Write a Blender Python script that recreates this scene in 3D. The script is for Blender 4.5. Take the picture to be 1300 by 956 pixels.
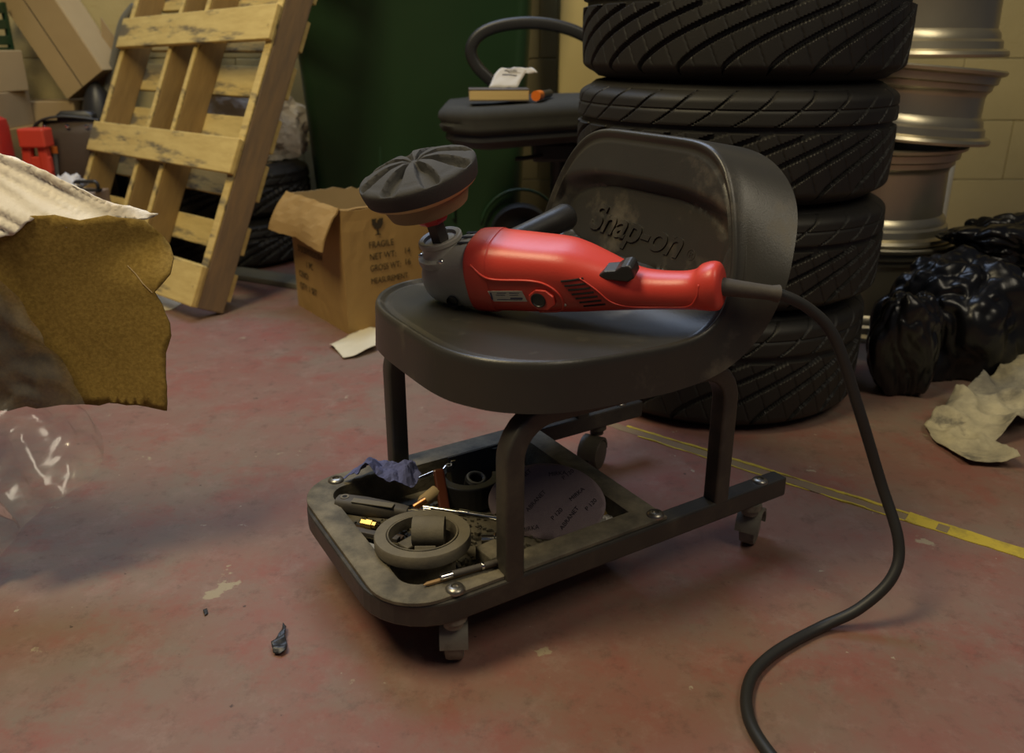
import bpy, math, random
from math import sin, cos, tan, pi, radians, atan, sqrt, atan2, exp
from mathutils import Vector, Matrix, noise
random.seed(7)
for o in list(bpy.data.objects): bpy.data.objects.remove(o)
scn = bpy.context.scene
COL = scn.collection

# ------------------------------------------------------------------ camera
FPX = 1050.0
TILT = atan(373/1050.0)
CAMH = 0.70
cd = bpy.data.cameras.new('camera'); cam = bpy.data.objects.new('camera', cd); COL.objects.link(cam)
cam.location = (0, 0, CAMH); cam.rotation_euler = (pi/2-TILT, 0, 0)
cd.sensor_fit = 'HORIZONTAL'; cd.sensor_width = 36.0; cd.lens = FPX/1300*36.0
cd.shift_y = -45/1300.0
cd.clip_start = .02
cd.dof.use_dof = True; cd.dof.focus_distance = 1.12; cd.dof.aperture_fstop = 5.0
scn.camera = cam

# ------------------------------------------------------------------ world, lamps, exposure
wd = bpy.data.worlds.new('workshop_air'); scn.world = wd; wd.use_nodes = True
wd.node_tree.nodes['Background'].inputs[0].default_value = (.62, .70, 1.0, 1)
wd.node_tree.nodes['Background'].inputs[1].default_value = .045
def area(name, loc, target, sx, sy, power, col):
    L = bpy.data.lights.new(name, 'AREA'); L.shape = 'RECTANGLE'; L.size = sx; L.size_y = sy
    L.energy = power; L.color = col
    o = bpy.data.objects.new(name, L); COL.objects.link(o); o.location = loc
    d = Vector(target)-Vector(loc); o.rotation_euler = d.to_track_quat('-Z', 'Y').to_euler()
    return o
area('ceiling_tube_lamp', (-1.15, .55, 2.9), (-.35, 1.6, 0), .7, 1.1, 62, (1.0, .83, .50))
area('roof_skylight', (-.5, 2.7, 3.3), (0, 1.1, .2), 2.2, 1.1, 66, (.58, .72, 1.0))
area('side_tube_lamp', (1.45, -.15, 2.8), (.4, 1.3, .1), .8, 1.4, 25, (1.0, .88, .66))
scn.view_settings.view_transform = 'Standard'; scn.view_settings.look = 'None'
scn.view_settings.gamma = 1; scn.view_settings.use_curve_mapping = False
scn.view_settings.exposure = -0.06

# ------------------------------------------------------------------ materials
MATS = {}
def mat(name, base, rough=.6, metal=0., var=None, scale=8., amt=.5, bump=0., bscale=60., spec=.5, detail=5., lo=.35, hi=.65, stretch=None, coat=0., trans=0., alpha=1., sss=0., dust=None, dscale=14., dlo=.5, dhi=.7):
    if name in MATS: return MATS[name]
    m = bpy.data.materials.new(name); m.use_nodes = True; nt = m.node_tree; N = nt.nodes; Lk = nt.links
    b = N['Principled BSDF']
    b.inputs['Base Color'].default_value = (*base, 1); b.inputs['Roughness'].default_value = rough
    b.inputs['Metallic'].default_value = metal; b.inputs['Specular IOR Level'].default_value = spec
    b.inputs['Coat Weight'].default_value = coat; b.inputs['Transmission Weight'].default_value = trans
    b.inputs['Alpha'].default_value = alpha
    tc = N.new('ShaderNodeTexCoord'); vec = tc.outputs['Object']
    if stretch:
        mp = N.new('ShaderNodeMapping'); mp.inputs['Scale'].default_value = stretch
        Lk.new(vec, mp.inputs[0]); vec = mp.outputs[0]
    def nz(sc, det):
        n = N.new('ShaderNodeTexNoise'); n.inputs['Scale'].default_value = sc; n.inputs['Detail'].default_value = det
        n.inputs['Roughness'].default_value = .65
        Lk.new(vec, n.inputs['Vector']); return n
    def ramp(src, a, c):
        r = N.new('ShaderNodeMapRange'); r.inputs[1].default_value = a; r.inputs[2].default_value = c
        Lk.new(src, r.inputs[0]); return r.outputs[0]
    last = None
    if var is not None:
        r = ramp(nz(scale, detail).outputs[0], lo, hi)
        mx = N.new('ShaderNodeMix'); mx.data_type = 'RGBA'
        mx.inputs[6].default_value = (*base, 1); mx.inputs[7].default_value = (*var, 1)
        ml = N.new('ShaderNodeMath'); ml.operation = 'MULTIPLY'; ml.inputs[1].default_value = amt
        Lk.new(r, ml.inputs[0]); Lk.new(ml.outputs[0], mx.inputs[0]); last = mx.outputs[2]
        Lk.new(last, b.inputs['Base Color'])
    if dust is not None:
        r = ramp(nz(dscale, 7.).outputs[0], dlo, dhi)
        mx = N.new('ShaderNodeMix'); mx.data_type = 'RGBA'
        if last is not None: Lk.new(last, mx.inputs[6])
        else: mx.inputs[6].default_value = (*base, 1)
        mx.inputs[7].default_value = (*dust, 1); Lk.new(r, mx.inputs[0]); Lk.new(mx.outputs[2], b.inputs['Base Color'])
        rr = N.new('ShaderNodeMapRange'); rr.inputs[3].default_value = rough; rr.inputs[4].default_value = min(1, rough+.3)
        Lk.new(r, rr.inputs[0]); Lk.new(rr.outputs[0], b.inputs['Roughness'])
    if bump:
        bp = N.new('ShaderNodeBump'); bp.inputs['Strength'].default_value = bump; bp.inputs['Distance'].default_value = .004
        Lk.new(nz(bscale, 4.).outputs[0], bp.inputs['Height']); Lk.new(bp.outputs[0], b.inputs['Normal'])
    MATS[name] = m; return m

def floor_mat():
    m = bpy.data.materials.new('painted_concrete'); m.use_nodes = True; nt = m.node_tree; N = nt.nodes; Lk = nt.links
    b = N['Principled BSDF']; tc = N.new('ShaderNodeTexCoord'); vec = tc.outputs['Object']
    def nz(sc, det, rg=.6, off=0):
        mp = N.new('ShaderNodeMapping'); mp.inputs['Location'].default_value = (off, off*.7, 0)
        Lk.new(vec, mp.inputs[0])
        n = N.new('ShaderNodeTexNoise'); n.inputs['Scale'].default_value = sc; n.inputs['Detail'].default_value = det
        n.inputs['Roughness'].default_value = rg; Lk.new(mp.outputs[0], n.inputs['Vector']); return n.outputs[0]
    def rng(src, a, c, hi=1.):
        r = N.new('ShaderNodeMapRange'); r.inputs[1].default_value = a; r.inputs[2].default_value = c; r.inputs[4].default_value = hi
        Lk.new(src, r.inputs[0]); return r.outputs[0]
    def mix(fac, a, col):
        mx = N.new('ShaderNodeMix'); mx.data_type = 'RGBA'
        if isinstance(a, tuple): mx.inputs[6].default_value = (*a, 1)
        else: Lk.new(a, mx.inputs[6])
        mx.inputs[7].default_value = (*col, 1); Lk.new(fac, mx.inputs[0]); return mx.outputs[2]
    c = mix(rng(nz(2.6, 7, .7), .36, .62), (.225, .098, .080), (.205, .138, .108))
    c = mix(rng(nz(1.4, 7, .68, 3.1), .50, .64, .75), c, (.185, .155, .118))
    c = mix(rng(nz(7, 9, .74, 7.7), .50, .66, .75), c, (.235, .078, .062))
    c = mix(rng(nz(16, 9, .78, 9.3), .52, .68, .55), c, (.27, .185, .155))
    c = mix(rng(nz(26, 9, .8, 1.7), .53, .70, .65), c, (.095, .058, .046))
    c = mix(rng(nz(8.5, 6, .62, 11.3), .665, .685, .8), c, (.33, .285, .19))
    c = mix(rng(nz(34, 4, .6, 5.9), .70, .72, .75), c, (.36, .32, .24))
    c = mix(rng(nz(52, 3, .5, 15.9), .73, .75, .8), c, (.05, .035, .03))
    Lk.new(c, b.inputs['Base Color'])
    Lk.new(rng(nz(5, 6), .3, .7), b.inputs['Roughness'])
    rr = N.new('ShaderNodeMapRange'); rr.inputs[3].default_value = .42; rr.inputs[4].default_value = .75
    Lk.new(nz(5, 6, .6, 2.2), rr.inputs[0]); Lk.new(rr.outputs[0], b.inputs['Roughness'])
    bp = N.new('ShaderNodeBump'); bp.inputs['Strength'].default_value = .25; bp.inputs['Distance'].default_value = .004
    Lk.new(nz(40, 8, .7), bp.inputs['Height']); Lk.new(bp.outputs[0], b.inputs['Normal'])
    b.inputs['Specular IOR Level'].default_value = .35
    return m

M_floor = floor_mat()
M_wall = mat('cream_wall_paint', (.52, .43, .20), .75, var=(.42, .34, .15), scale=3, bump=.35, bscale=90)
M_seat = mat('black_moulded_plastic', (.033, .031, .027), .36, var=(.046, .043, .036), scale=5, bump=.08, bscale=420, dust=(.15, .13, .095), dscale=11, dlo=.56, dhi=.82)
M_frame = mat('black_painted_steel', (.030, .028, .025), .42, metal=.0, var=(.055, .048, .038), scale=18, bump=.08, bscale=200, dust=(.10, .085, .06), dscale=11, dlo=.52, dhi=.8)
M_tray = mat('dusty_tray_plastic', (.070, .062, .046), .75, var=(.24, .205, .14), scale=22, amt=.75, lo=.35, hi=.7, bump=.3, bscale=160)
M_rubber = mat('tyre_rubber', (.0110, .0100, .0085), .60, var=(.018, .016, .0125), scale=7, bump=.10, bscale=300)
M_black = mat('black_plastic', (.017, .017, .018), .40, var=(.03, .03, .03), scale=12, bump=.08, bscale=300)
M_blackrub = mat('black_rubber_cable', (.020, .020, .020), .5)
M_red = mat('red_polisher_plastic', (.64, .062, .044), .36, var=(.57, .050, .036), scale=6, bump=.06, bscale=380)
M_gear = mat('grey_cast_alloy', (.36, .345, .30), .42, metal=.0, var=(.29, .275, .235), scale=20, bump=.15, bscale=200)
M_steel = mat('dull_steel', (.33, .31, .27), .35, metal=.9, var=(.20, .18, .15), scale=30)
M_chrome = mat('chrome', (.72, .71, .68), .14, metal=1.)
M_brass = mat('brass', (.60, .42, .15), .32, metal=1., var=(.35, .24, .1), scale=30)
M_alloy = mat('wheel_alloy', (.60, .54, .38), .34, metal=.85, var=(.46, .41, .29), scale=7, bump=.05, bscale=60)
M_alloyd = mat('brake_dusty_alloy', (.10, .09, .065), .5, metal=.6, var=(.06, .055, .04), scale=9)
M_foam = mat('black_foam', (.042, .041, .040), .85, var=(.06, .056, .05), scale=30, bump=.25, bscale=500)
M_cream = mat('cream_foam', (.56, .42, .20), .8, var=(.45, .33, .15), scale=40, bump=.2, bscale=400)
M_tan = mat('tan_hook_pad', (.22, .165, .085), .85, var=(.28, .21, .12), scale=30, bump=.3, bscale=400)
M_card = mat('cardboard', (.36, .225, .075), .8, var=(.31, .19, .06), scale=6, bump=.12, bscale=90)
M_cardin = mat('cardboard_inside', (.37, .27, .14), .85, var=(.30, .21, .10), scale=6, bump=.1, bscale=90)
M_cardpale = mat('pale_cardboard', (.42, .31, .155), .85, var=(.36, .26, .125), scale=5)
M_ink = mat('box_ink', (.035, .025, .012), .9)
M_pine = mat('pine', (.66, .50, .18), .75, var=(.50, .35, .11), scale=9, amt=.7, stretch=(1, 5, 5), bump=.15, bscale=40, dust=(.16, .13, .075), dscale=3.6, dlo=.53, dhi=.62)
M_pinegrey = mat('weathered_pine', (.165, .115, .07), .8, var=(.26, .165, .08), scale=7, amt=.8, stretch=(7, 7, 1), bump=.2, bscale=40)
M_pinedark = mat('shaded_pine', (.29, .185, .060), .8, var=(.20, .12, .04), scale=9, amt=.7, stretch=(7, 7, 1), bump=.15, bscale=40)  # stringer sides, shade painted in as a darker pine
M_green = mat('dark_green_bin_plastic', (.016, .046, .017), .42, var=(.020, .058, .021), scale=3)
M_fabric = mat('black_chair_fabric', (.030, .030, .027), .95, var=(.05, .05, .043), scale=14, bump=.3, bscale=500)
M_page = mat('book_pages', (.62, .45, .19), .8, var=(.52, .37, .15), scale=10, stretch=(1, 1, 40))
M_cover = mat('book_cover', (.12, .10, .09), .5)
M_paper = mat('white_paper', (.62, .60, .58), .8, var=(.52, .5, .47), scale=10)
M_paperc = mat('cream_paper', (.66, .60, .44), .8, var=(.54, .48, .34), scale=10)
M_orange = mat('orange_plastic', (.75, .17, .015), .4)
M_kraft = mat('brown_fibre_paper', (.175, .108, .017), .95, var=(.30, .20, .045), scale=210, amt=.7, detail=2, lo=.35, hi=.7, bump=.15, bscale=260)
M_whitecloth = mat('creased_white_liner', (.78, .72, .62), .7, var=(.60, .45, .26), scale=5, amt=.6, lo=.5, hi=.75, bump=.2, bscale=60)
M_bag = mat('black_bin_liner', (.0085, .0085, .0095), .29, spec=.42, bump=.20, bscale=16)
M_dirty = mat('dirty_cream_cloth', (.46, .41, .27), .85, var=(.15, .135, .10), scale=9, amt=.8, lo=.38, hi=.62, bump=.2, bscale=90, dust=(.16, .145, .11), dscale=15, dlo=.53, dhi=.64)
M_yellow = mat('yellow_floor_tape', (.50, .38, .045), .6, var=(.20, .16, .045), scale=26, amt=.8, lo=.48, hi=.7)
M_tapeold = mat('scuffed_tape_residue', (.215, .165, .085), .8, var=(.20, .125, .09), scale=16, amt=.9)
M_rag = mat('blue_paper_towel', (.085, .095, .21), .9, var=(.12, .13, .26), scale=30, bump=.2, bscale=200)
M_sand = mat('mauve_abrasive_paper', (.25, .19, .205), .95, var=(.30, .23, .235), scale=90, bump=.3, bscale=700)
M_sandink = mat('abrasive_print', (.035, .028, .035), .9)
M_greyplas = mat('dusty_grey_plastic', (.125, .110, .082), .75, var=(.19, .165, .115), scale=40, bump=.15, bscale=200)
M_dkgrey = mat('dark_grip_rubber', (.055, .048, .042), .65, var=(.10, .085, .065), scale=25, bump=.1, bscale=200)
M_amber = mat('amber_plastic', (.10, .026, .010), .35)
M_wood = mat('bare_wood', (.33, .20, .08), .7, var=(.25, .14, .05), scale=20)
M_redpaint = mat('red_painted_metal', (.42, .025, .018), .4, var=(.28, .05, .045), scale=7, amt=.6, lo=.5, hi=.7)
M_redplas = mat('red_plastic_crate', (.58, .055, .03), .45)
M_leather = mat('brown_leather', (.050, .028, .014), .6, var=(.035, .02, .011), scale=12, bump=.15, bscale=90)
M_greypanel = mat('grey_bumper_plastic', (.17, .165, .13), .5, var=(.12, .12, .10), scale=5)
M_greybox = mat('grey_pink_box', (.30, .22, .17), .7)
M_label = mat('white_label', (.55, .50, .43), .5)
M_labelink = mat('label_ink', (.05, .05, .12), .6)
M_caster = mat('caster_grey_plastic', (.20, .185, .15), .5, var=(.13, .12, .095), scale=30, dust=(.09, .075, .05), dscale=30, dlo=.5, dhi=.7)
M_darkwheel = mat('dark_caster_plastic', (.055, .048, .034), .55, var=(.09, .08, .06), scale=30)
M_redhub = mat('red_pad_hub', (.50, .028, .035), .4)
M_hole = mat('dark_recess', (.006, .005, .005), .8)
M_chip = mat('floor_scrap_black', (.02, .021, .025), .45)
M_carbongrey = mat('grey_plate', (.30, .285, .25), .6, var=(.22, .21, .18), scale=12)
M_pipe = mat('cream_pillar_paint', (.58, .47, .20), .7, var=(.50, .40, .16), scale=4)
def film_mat():
    m = bpy.data.materials.new('clear_polythene'); m.use_nodes = True; nt = m.node_tree; N = nt.nodes; Lk = nt.links
    b = N['Principled BSDF']; b.inputs['Base Color'].default_value = (.75, .72, .66, 1); b.inputs['Roughness'].default_value = .18
    tr = N.new('ShaderNodeBsdfTransparent'); mx = N.new('ShaderNodeMixShader'); mx.inputs[0].default_value = .09
    gl = N.new('ShaderNodeBsdfGlossy'); gl.inputs['Roughness'].default_value = .16; gl.inputs['Color'].default_value = (.95, .97, 1, 1)
    lw = N.new('ShaderNodeLayerWeight'); lw.inputs['Blend'].default_value = .36; m2 = N.new('ShaderNodeMixShader'); out = N['Material Output']
    Lk.new(lw.outputs['Fresnel'], m2.inputs[0]); Lk.new(mx.outputs[0], m2.inputs[1]); Lk.new(gl.outputs[0], m2.inputs[2])
    Lk.new(tr.outputs[0], mx.inputs[1]); Lk.new(b.outputs[0], mx.inputs[2]); Lk.new(m2.outputs[0], out.inputs[0]); return m
    Lk.new(tr.outputs[0], mx.inputs[1]); Lk.new(b.outputs[0], mx.inputs[2]); Lk.new(mx.outputs[0], out.inputs[0])
    return m
M_film = film_mat()

# ------------------------------------------------------------------ mesh helpers
class MB:
    def __init__(s): s.v = []; s.f = []
    def add(s, vs, fs, M=None):
        k = len(s.v)
        for p in vs:
            p = Vector(p); s.v.append(M @ p if M is not None else p)
        for f in fs: s.f.append(tuple(i+k for i in f))
        return s
    def box(s, c, d, M=None):
        x, y, z = [q/2 for q in d]; c = Vector(c)
        vs = [c+Vector((a*x, b*y, e*z)) for a in (-1, 1) for b in (-1, 1) for e in (-1, 1)]
        return s.add(vs, [(0, 1, 3, 2), (4, 6, 7, 5), (0, 4, 5, 1), (2, 3, 7, 6), (0, 2, 6, 4), (1, 5, 7, 3)], M)
    def prism(s, poly, z0, z1, M=None):
        n = len(poly)
        vs = [(p[0], p[1], z0) for p in poly]+[(p[0], p[1], z1) for p in poly]
        fs = [tuple(range(n-1, -1, -1)), tuple(range(n, 2*n))]+[(i, (i+1) % n, n+(i+1) % n, n+i) for i in range(n)]
        return s.add(vs, fs, M)
    def lathe(s, prof, n=32, M=None, cap=False):
        m = len(prof); vs = []; fs = []
        for i in range(n):
            a = 2*pi*i/n
            for r, z in prof: vs.append((r*cos(a), r*sin(a), z))
        for i in range(n):
            j = (i+1) % n
            for k in range(m-1): fs.append((i*m+k, j*m+k, j*m+k+1, i*m+k+1))
        if cap:
            fs.append(tuple(i*m for i in range(n-1, -1, -1))); fs.append(tuple(i*m+m-1 for i in range(n)))
        return s.add(vs, fs, M)
    def sweep(s, pts, sec, up=(0, 0, 1), M=None, scale=None, closed=False, cap=True):
        """section = list of 2d points swept along pts"""
        pts = [Vector(p) for p in pts]; n = len(pts); m = len(sec); vs = []; fs = []
        up = Vector(up); prevx = None
        for i, p in enumerate(pts):
            if closed: t = pts[(i+1) % n]-pts[i-1]
            else: t = pts[min(i+1, n-1)]-pts[max(i-1, 0)]
            t.normalize()
            if prevx is None:
                x = t.cross(up)
                if x.length < 1e-4: x = t.cross(Vector((1, 0, .1)))
            else: x = prevx-t*prevx.dot(t)
            x.normalize(); prevx = x; y = x.cross(t)
            k = scale[i] if scale else 1
            for a, b in sec: vs.append(p+x*a*k+y*b*k)
        for i in range(n if closed else n-1):
            j = (i+1) % n
            for q in range(m):
                r = (q+1) % m; fs.append((i*m+q, i*m+r, j*m+r, j*m+q))
        if cap and not closed:
            fs.append(tuple(range(m-1, -1, -1))); fs.append(tuple((n-1)*m+q for q in range(m)))
        return s.add(vs, fs, M)
    def tube(s, pts, r, n=10, M=None, scale=None, closed=False):
        return s.sweep(pts, [(r*cos(2*pi*i/n), r*sin(2*pi*i/n)) for i in range(n)], M=M, scale=scale, closed=closed)
    def cyl(s, a, b, r, n=16, M=None, r2=None):
        return s.tube([a, b], r, n, M, scale=[1, (r2 if r2 is not None else r)/r])
    def loft(s, rings, M=None, cap=True, closed=True):
        m = len(rings[0]); vs = [p for r in rings for p in r]; fs = []
        for i in range(len(rings)-1):
            for q in range(m if closed else m-1):
                r = (q+1) % m; fs.append((i*m+q, i*m+r, (i+1)*m+r, (i+1)*m+q))
        if cap: fs.append(tuple(range(m-1, -1, -1))); fs.append(tuple((len(rings)-1)*m+q for q in range(m)))
        return s.add(vs, fs, M)
    def grid(s, fn, nu, nv, M=None):
        vs = [fn(i/nu, j/nv) for i in range(nu+1) for j in range(nv+1)]
        fs = [(i*(nv+1)+j, (i+1)*(nv+1)+j, (i+1)*(nv+1)+j+1, i*(nv+1)+j+1) for i in range(nu) for j in range(nv)]
        return s.add(vs, fs, M)
    def build(s, name, m, parent=None, smooth=False, bevel=0., sub=0, solid=0., seg=2, ang=40):
        me = bpy.data.meshes.new(name); me.from_pydata([tuple(p) for p in s.v], [], s.f); me.update()
        me.materials.append(m)
        o = bpy.data.objects.new(name, me); COL.objects.link(o)
        if parent is not None: o.parent = parent
        if smooth:
            me.polygons.foreach_set('use_smooth', [True]*len(me.polygons))
            if smooth == 'auto': me.set_sharp_from_angle(angle=radians(ang))
        if solid:
            md = o.modifiers.new('thickness', 'SOLIDIFY'); md.thickness = solid; md.offset = 0
        if bevel:
            md = o.modifiers.new('bevel', 'BEVEL'); md.width = bevel; md.segments = seg; md.limit_method = 'ANGLE'; md.angle_limit = radians(35)
        if sub:
            md = o.modifiers.new('sub', 'SUBSURF'); md.levels = sub; md.render_levels = sub
        return o
def tag(o, label=None, cat=None, group=None, kind=None):
    if label: o['label'] = label
    if cat: o['category'] = cat
    if group: o['group'] = group
    if kind: o['kind'] = kind
    return o
def thing(name, label, cat, loc=(0, 0, 0), rot=(0, 0, 0), group=None, matrix=None):
    o = bpy.data.objects.new(name, None); COL.objects.link(o); o.empty_display_size = .05
    if matrix is not None: o.matrix_world = matrix
    else: o.location = loc; o.rotation_euler = rot
    return tag(o, label, cat, group)
def copy_tree(o, parent=None):
    c = o.copy(); COL.objects.link(c)
    if parent is not None: c.parent = parent
    for ch in [q for q in bpy.data.objects if q.parent == o]: copy_tree(ch, c)
    return c
def frame(o, x, z):
    """matrix from an origin, x axis and approximate z axis"""
    x = Vector(x).normalized(); z = Vector(z); z = (z-x*z.dot(x)).normalized(); y = z.cross(x)
    return Matrix(((x.x, y.x, z.x, o[0]), (x.y, y.y, z.y, o[1]), (x.z, y.z, z.z, o[2]), (0, 0, 0, 1)))
def text(name, s, size, M, m, parent, ext=.0002, shear=0., sx=1., align='LEFT', bold=0.):
    cu = bpy.data.curves.new(name, 'FONT'); cu.body = s; cu.size = size; cu.extrude = ext; cu.shear = shear; cu.align_x = align; cu.offset = bold
    t = bpy.data.objects.new(name, cu); COL.objects.link(t)
    me = bpy.data.meshes.new_from_object(t.evaluated_get(bpy.context.evaluated_depsgraph_get()))
    bpy.data.objects.remove(t); me.transform(M @ Matrix.Diagonal((sx, 1, 1, 1))); me.materials.clear(); me.materials.append(m)
    o = bpy.data.objects.new(name, me); COL.objects.link(o); o.parent = parent
    return o
def fillet(pts, r, n=6):
    out = [Vector(pts[0])]
    for i in range(1, len(pts)-1):
        a, b, c = Vector(pts[i-1]), Vector(pts[i]), Vector(pts[i+1])
        u = (a-b).normalized(); w = (c-b).normalized(); th = u.angle(w); d = r/tan(th/2)
        p0 = b+u*d; p1 = b+w*d; bis = (u+w).normalized(); cen = b+bis*(r/sin(th/2))
        for k in range(n+1):
            q = k/n; e = (p0-cen).lerp(p1-cen, q).normalized()*r; out.append(cen+e)
    out.append(Vector(pts[-1])); return out
def crom(pts, n=8):
    pts = [Vector(p) for p in pts]; P = [2*pts[0]-pts[1]]+pts+[2*pts[-1]-pts[-2]]; out = []
    for i in range(1, len(P)-2):
        for k in range(n):
            t = k/n; a, b, c, d = P[i-1], P[i], P[i+1], P[i+2]
            out.append(.5*((2*b)+(c-a)*t+(2*a-5*b+4*c-d)*t*t+(3*b-a-3*c+d)*t**3))
    out.append(pts[-1]); return out
def sst(a, b, x):
    t = max(0., min(1., (x-a)/(b-a))); return t*t*(3-2*t)
def nz3(x, y, z=0.): return noise.noise(Vector((x, y, z)))
def rect(w, h): return [(-w/2, -h/2), (w/2, -h/2), (w/2, h/2), (-w/2, h/2)]
def rrect(w, h, r, n=3):
    out = []
    for cx, cy, a0 in ((w/2-r, -h/2+r, -pi/2), (w/2-r, h/2-r, 0), (-w/2+r, h/2-r, pi/2), (-w/2+r, -h/2+r, pi)):
        for k in range(n+1): a = a0+k*pi/2/n; out.append((cx+r*cos(a), cy+r*sin(a)))
    return out

# ================================================================== SETTING
fl = MB().box((0, .8, -.05), (7, 4.9, .1)).build('floor', M_floor); tag(fl, kind='structure', label='worn red painted concrete floor')
WALLY = 3.2
wb = MB().box((0, WALLY+.11, 1.5), (7, .2, 3.0)).build('wall_back', M_wall); tag(wb, kind='structure', label='cream painted block wall')
blk = None
for r in range(6):
    for c in range(-6, 6):
        if blk is None:
            blk = MB().box((0, 0, 0), (.4425, .018, .2175)).build('block', M_wall, wb, bevel=.0022); b_ = blk
        else:
            b_ = blk.copy(); COL.objects.link(b_); b_.parent = wb
        b_.location = (c*.445+(.2225 if r % 2 else 0)+.1, WALLY+.004+random.uniform(-.001, .001), .112+r*.22)
pil = MB().box((.262, WALLY-.10, 1.5), (.2, .2, 3.0)).build('trim_1', M_pipe, bevel=.01); tag(pil, kind='structure', label='cream painted pillar against the back wall')

# yellow line
pa, pb = Vector((.14, 1.525, 0)), Vector((1.35, .56, 0))
def tape_thing():
    t = thing('floor_tape', 'worn yellow marking tape stuck across the floor, right of the stool', 'floor tape', (.732, 1.006, 0))
    dv = (pb-pa).normalized(); pv = Vector((-dv.y, dv.x, 0)); L = (pb-pa).length; n = 150; base = Vector((.732, 1.006, 0))
    def strip(u0, u1, o0, o1, z, jag, seed, name, m):
        mb = MB(); N_ = int((u1-u0)/.008); vs = []; fs = []
        for i in range(N_+1):
            u = u0+(u1-u0)*i/N_; p = pa+dv*u-base
            a = o0+jag*nz3(u*22, seed)+jag*.6*nz3(u*70, seed+3); b = o1+jag*nz3(u*18, seed+7)+jag*.6*nz3(u*80, seed+11)
            zz = z+max(0, .004*nz3(u*14, seed+20))
            vs += [p+pv*a+Vector((0, 0, .0002)), p+pv*a+Vector((0, 0, zz)), p+pv*b+Vector((0, 0, zz)), p+pv*b+Vector((0, 0, .0002))]
        for i in range(N_):
            for q in range(3): fs.append((i*4+q, i*4+q+1, i*4+q+5, i*4+q+4))
        mb.add(vs, fs).build(name, m, t, solid=0)
    strip(.62, L, -.015, .015, .0014, .003, 1, 'tape_strip', M_yellow)
    strip(.10, .66, .009, .015, .0012, .0035, 5, 'torn_edge', M_yellow)
    strip(.14, .66, -.016, -.0125, .0012, .003, 9, 'torn_edge', M_yellow)
    strip(.0, .68, -.0125, .009, .0005, .004, 15, 'residue', M_tapeold)
tape_thing()

# ================================================================== ROLLER STOOL
A_ = radians(31.5); SO = Vector((-.066, .803, 0)); SL = Vector((cos(A_), sin(A_), 0)); SW = Vector((-sin(A_), cos(A_), 0))
SM = Matrix.Translation(SO) @ Matrix.Rotation(A_, 4, 'Z')
def SP(a, b, c): return SO+SL*a+SW*b+Vector((0, 0, c))
stool = thing('roller_stool', 'black mechanic roller stool with moulded seat, parts tray and casters', 'stool', matrix=SM)
RW = .325; RT = .106; RB = .076
# frame: U-shaped rail
path = fillet([(.543, 0, .091), (-.075, 0, .091), (-.075, RW, .091), (.543, RW, .091)], .075, 9)
MB().sweep(path, rect(.026, RT-RB)).build('rail_frame', M_frame, stool, bevel=.003)
MB().box((.30, RW/2, .089), (.018, RW-.026, .026)).build('cross_bar', M_frame, stool, bevel=.002)
for wv in (0, RW):
    p = fillet([(.075, wv, .104), (.075, wv, .308), (.412, wv, .308), (.412, wv, .104)], .052, 8)
    MB().sweep(p, rrect(.026, .026, .004), up=(0, 1, 0)).build('leg_arch', M_frame, stool, smooth='auto')
for lv in (.16, .33): MB().box((lv, RW/2, .332), (.04, RW-.01, .024)).build('seat_bracket', M_frame, stool, bevel=.001)
# tray with flange
def tray():
    def outline(off, zc, n=9):
        l0, l1, w0, w1 = -.083+off, .315-off, -.008+off, RW+.008-off; r = max(.065-off, .02)
        pts = fillet([(l1, w0, zc), (l0, w0, zc), (l0, w1, zc), (l1, w1, zc)], r, n)
        return pts
    mb = MB(); rings = [outline(0, .1065), outline(0, .1105), outline(.002, .112), outline(.032, .112), outline(.036, .110), outline(.042, .068), outline(.05, .066)]
    m = len(rings[0]); mb.loft(rings, cap=False, closed=True)
    k = 6*m; mb.f.append(tuple(range(k, k+m)))
    return mb.build('tray', M_tray, stool, smooth='auto')
tr_ = tray()
for i, (a, b) in enumerate([(-.028, RW-.012), (0.0, -.001), (.303, .002), (.50, 0), (.303, RW-.002), (.50, RW)]):
    z = .112 if i not in (3, 5) else RT
    mb = MB().lathe([(0, z-.002), (.0115, z-.002), (.0115, z+.001), (.0095, z+.0035), (.005, z+.0045), (.0045, z+.002), (0, z+.002)], 20, Matrix.Translation((a, b, 0)))
    mb.build('bolt', M_steel, stool, smooth='auto')
# casters
def caster(a, b, ang, wheelmat, name='caster', single=False):
    M = Matrix.Translation((a, b, 0)) @ Matrix.Rotation(ang, 4, 'Z')
    mb = MB().lathe([(0, .077), (.016, .077), (.017, .068), (.012, .066), (.012, .058), (0, .058)], 20, M)
    # hood over twin wheels
    off = .017
    prof = []
    for k in range(11):
        t = radians(-10+k*19); prof.append((off+.0285*cos(t), .030+.0285*sin(t)))
    inner = [(off+.024*cos(radians(-10+k*19)), .030+.024*sin(radians(-10+k*19))) for k in range(10, -1, -1)]
    poly = prof+inner
    R = M @ Matrix(((1, 0, 0, 0), (0, 0, 1, 0), (0, 1, 0, 0), (0, 0, 0, 1)))
    mb.prism(poly, -.017, .017, R)
    c = mb.build(name, wheelmat, stool, smooth='auto')
    for s in ((0,) if single else (-1, 1)):
        k_ = 1.5 if single else 1
        W = M @ Matrix.Translation((off, s*.010, .0262)) @ Matrix.Rotation(pi/2, 4, 'X')
        MB().lathe([(r_, z_*k_) for r_, z_ in [(0, -.008), (.018, -.008), (.0245, -.007), (.0262, -.004), (.0262, .004), (.0245, .007), (.018, .008), (0, .008)]], 28, W).build('wheel', M_darkwheel if wheelmat != M_caster else M_caster, c, smooth='auto')
caster(0, .006, radians(62), M_caster, single=True)
caster(.485, 0, radians(30), M_caster, single=True)
caster(.455, RW+.005, radians(-150), M_darkwheel)
caster(-.005, RW-.02, radians(100), M_darkwheel)

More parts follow.
